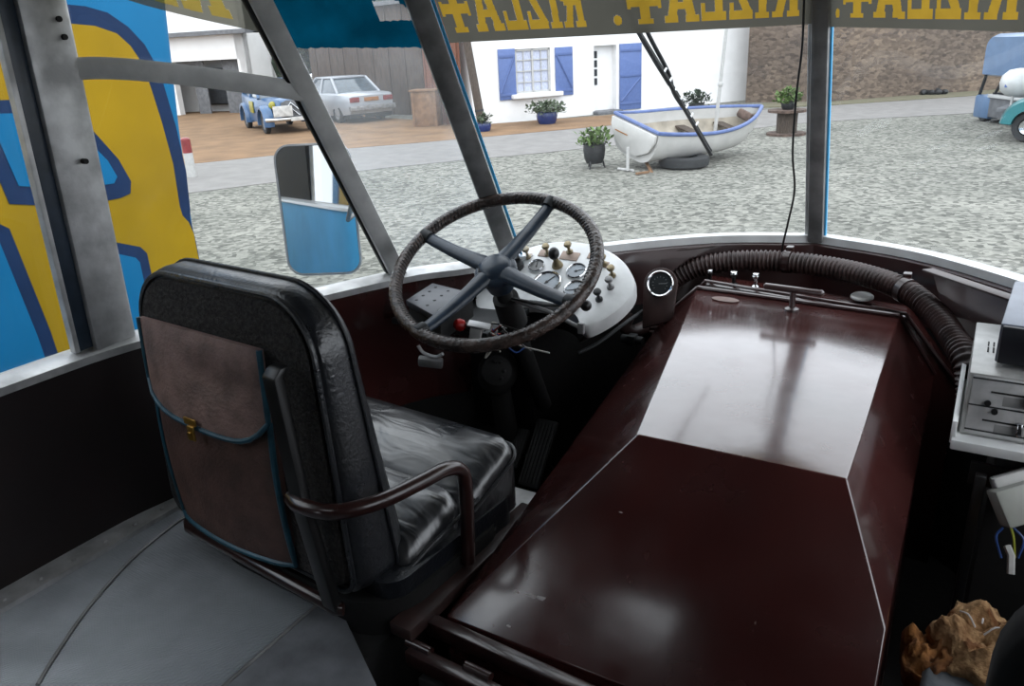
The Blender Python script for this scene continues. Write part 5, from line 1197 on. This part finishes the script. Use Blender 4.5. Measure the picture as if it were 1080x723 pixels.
# ---- vehicles at the right edge
vp = gp(1041, 130); vd = V((.40, .92, 0)).normalized()
vn = thing('display_van', 'pale blue open-sided van with a rounded roof at the right edge', 'van', V((-.66, 21.5, GZ)), R(-60))
b = B()   # local: x to the right along its flank, y away
def vrx(x0, x1, z0, z1, r, y): return [V((x, y, z)) for x, z in rrect(x0, x1, z0, z1, r, 5, .03)]
b.loft([vrx(.19, 2.9, 1.02, 1.80, .25, 0.06), vrx(.12, 3.0, .98, 1.86, .30, .2), vrx(.12, 3.0, .98, 1.86, .30, 1.7), vrx(.24, 2.9, 1.02, 1.78, .25, 1.85)]); b.obj('roof', M['vanblue'], vn, local=True, smooth=50)
B().box((1.7, 1.0, 1.95), (1.5, 1.0, .5), None, .06).obj('roof_vent', M['vanblue'], vn, local=True)
b = B(); b.box((.30, 1.0, .32), (.62, 1.84, .50), None, .06); b.obj('front_body', M['vanblue'], vn, local=True)
b = B(); b.box((1.75, 1.0, .34), (2.4, 1.8, .44), None, .02); b.obj('rear_body', M['slate'], vn, local=True)
B().box((1.75, .12, .575), (2.4, .12, .07), None, .01).obj('counter', M['whitebody'], vn, local=True)
B().box((1.6, 1.05, .60), (2.4, 1.6, .06)).obj('deck', M['iron'], vn, local=True)
for x, y in ((.06, .16), (.06, 1.8), (2.8, .16), (2.8, 1.8)): B().tube([(x-.03, y, .55), (x+.14, y, 1.02)], .035, 8).obj('pillar', M['iron'], vn, local=True)
B().tube([(.62, .16, .58), (.92, .16, 1.0)], .03, 8).obj('brace', M['iron'], vn, local=True)
B().box((.30, .9, .62), (.4, .6, .1), None, .03).obj('dashboard', M['vanblue'], vn, local=True)
for x in (.38, 2.3):
    for y in (.18, 1.75): 
        B().lathe([(0, -.08), (.18, -.08), (.2, 0), (.18, .08), (0, .08)], (x, y, .2), (0, 1, 0), 18).obj('wheel', M['tyre'], vn, local=True)
# white gas tank on legs standing on a trailer bed
gc_ = gp(1063, 136)
gt = thing('gas_tank', 'white horizontal gas tank on a low trailer between the blue van and the teal truck', 'tank', V((gc_.x+.02, gc_.y-1.2, GZ-.24)), R(-12))
b = B(); b.lathe([(0, -.66), (.14, -.63), (.24, -.52), (.27, -.36), (.27, .36), (.24, .52), (.14, .63), (0, .66)], (.36, 0, 1.24), (1, .1, 0), 24); b.obj('vessel', M['whitebody'], gt, local=True, smooth=60)
b = B(); b.box((-.06, -.275, 1.20), (.18, .014, .05), (0, 0, R(5))); b.obj('stripe', M['shutter'], gt, local=True)
b = B(); b.box((-.04, -.275, 1.28), (.12, .014, .03), (0, 0, R(5))); b.obj('stripe', M['carlight'], gt, local=True)
for x in (-.02, .28, .6):
    B().tube([(x, -.12, 1.04), (x, -.15, .80)], .025, 6).obj('leg', M['whiteplastic'], gt, local=True)
b = B(); b.box((.50, -.02, 1.42), (.34, .5, .42), None, .05); cv = b.obj('valve_cover', M['whitebody'], gt, local=True)
b = B(); b.box((.44, -.275, 1.44), (.08, .012, .2), None, .003); b.obj('slot', M['iron'], cv, local=True)
b = B(); b.box((.6, 0, .76), (1.6, .8, .08), None, .01); b.obj('trailer_bed', M['slate'], gt, local=True)
for x in (-.2, .8):
    B().lathe([(0, -.05), (.14, -.05), (.16, 0), (.14, .05), (0, .05)], (x+.5, .3, .40), (0, 1, 0), 18).obj('wheel', M['tyre'], gt, local=True)
tp = gp(1078, 150)
tt_ = thing('teal_truck', 'teal vintage truck nose with a round mudguard cut by the right edge', 'truck', V((tp.x, tp.y, GZ)), R(-14))
# local: x ahead (to the left in view), y ...
b = B(); b.box((1.5, .75, .62), (2.3, 1.2, .72), None, .12); b.box((1.0, .75, 1.35), (1.9, 1.25, 1.2), (0, R(-8), 0), .16); b.obj('body', M['teal'], tt_, local=True)
pts = [V((.08+.46*math.cos(a), .0, .30+.46*math.sin(a))) for a in [R(10+k*15) for k in range(12)]]
b = B(); rings = []
for q in pts: rings.append([q+V((0, y, 0))+(q-V((.08, 0, .30))).normalized()*h for y, h in [(-.16, -.17), (-.16, .0), (0, .06), (.3, .04), (.3, -.17)]])
b.loft(rings); b.obj('mudguard', M['teal'], tt_, local=True, smooth=60)
b = B(); b.lathe([(.14, -.02), (.16, -.09), (.25, -.09), (.28, 0), (.25, .09), (.12, .09)], (.05, .02, .28), (0, 1, 0), 24); wh = b.obj('wheel', M['tyre'], tt_, local=True)
B().lathe([(0, -.06), (.13, -.09), (.15, -.06), (0, 0)], (.05, .02, .28), (0, 1, 0), 20).obj('hub_cap', M['chrome'], wh, local=True)
B().box((-.25, -.02, .5), (.06, .2, .12), None, .01).obj('lamp', M['slate'], tt_, local=True)

# ================================================================== LIGHT
wd = bpy.data.worlds.new('overcast'); SC.world = wd; wd.use_nodes = True; nt = wd.node_tree; bg = nt.nodes['Background']
tc = nd(nt, 'ShaderNodeTexCoord'); sx = nd(nt, 'ShaderNodeSeparateXYZ'); nt.links.new(tc.outputs['Generated'], sx.inputs[0])
rp = nd(nt, 'ShaderNodeValToRGB'); e = rp.color_ramp.elements; e[0].position = .45; e[0].color = (.80, .85, .92, 1); e[1].position = 1; e[1].color = (.90, .95, 1.0, 1)
mr = nd(nt, 'ShaderNodeMapRange'); mr.inputs['From Min'].default_value = -1; nt.links.new(sx.outputs['Z'], mr.inputs[0]); nt.links.new(mr.outputs[0], rp.inputs[0]); nt.links.new(rp.outputs[0], bg.inputs[0])
bg.inputs[1].default_value = 3.0
sd = bpy.data.lights.new('cloud_veiled_sun', 'SUN'); sd.energy = 1.0; sd.angle = R(60); so = bpy.data.objects.new('cloud_veiled_sun', sd); COL.objects.link(so)
so.rotation_euler = V((-.55, .62, -.75)).to_track_quat('-Z', 'Y').to_euler()
SC.view_settings.view_transform = 'Standard'; SC.view_settings.look = 'None'; SC.view_settings.gamma = 1; SC.view_settings.use_curve_mapping = False
SC.view_settings.exposure = 0.0
SC.cycles.use_denoising = True; SC.cycles.max_bounces = 8; SC.cycles.transparent_max_bounces = 12; SC.cycles.caustics_reflective = False; SC.cycles.caustics_refractive = False
SC.cycles.sample_clamp_indirect = 6
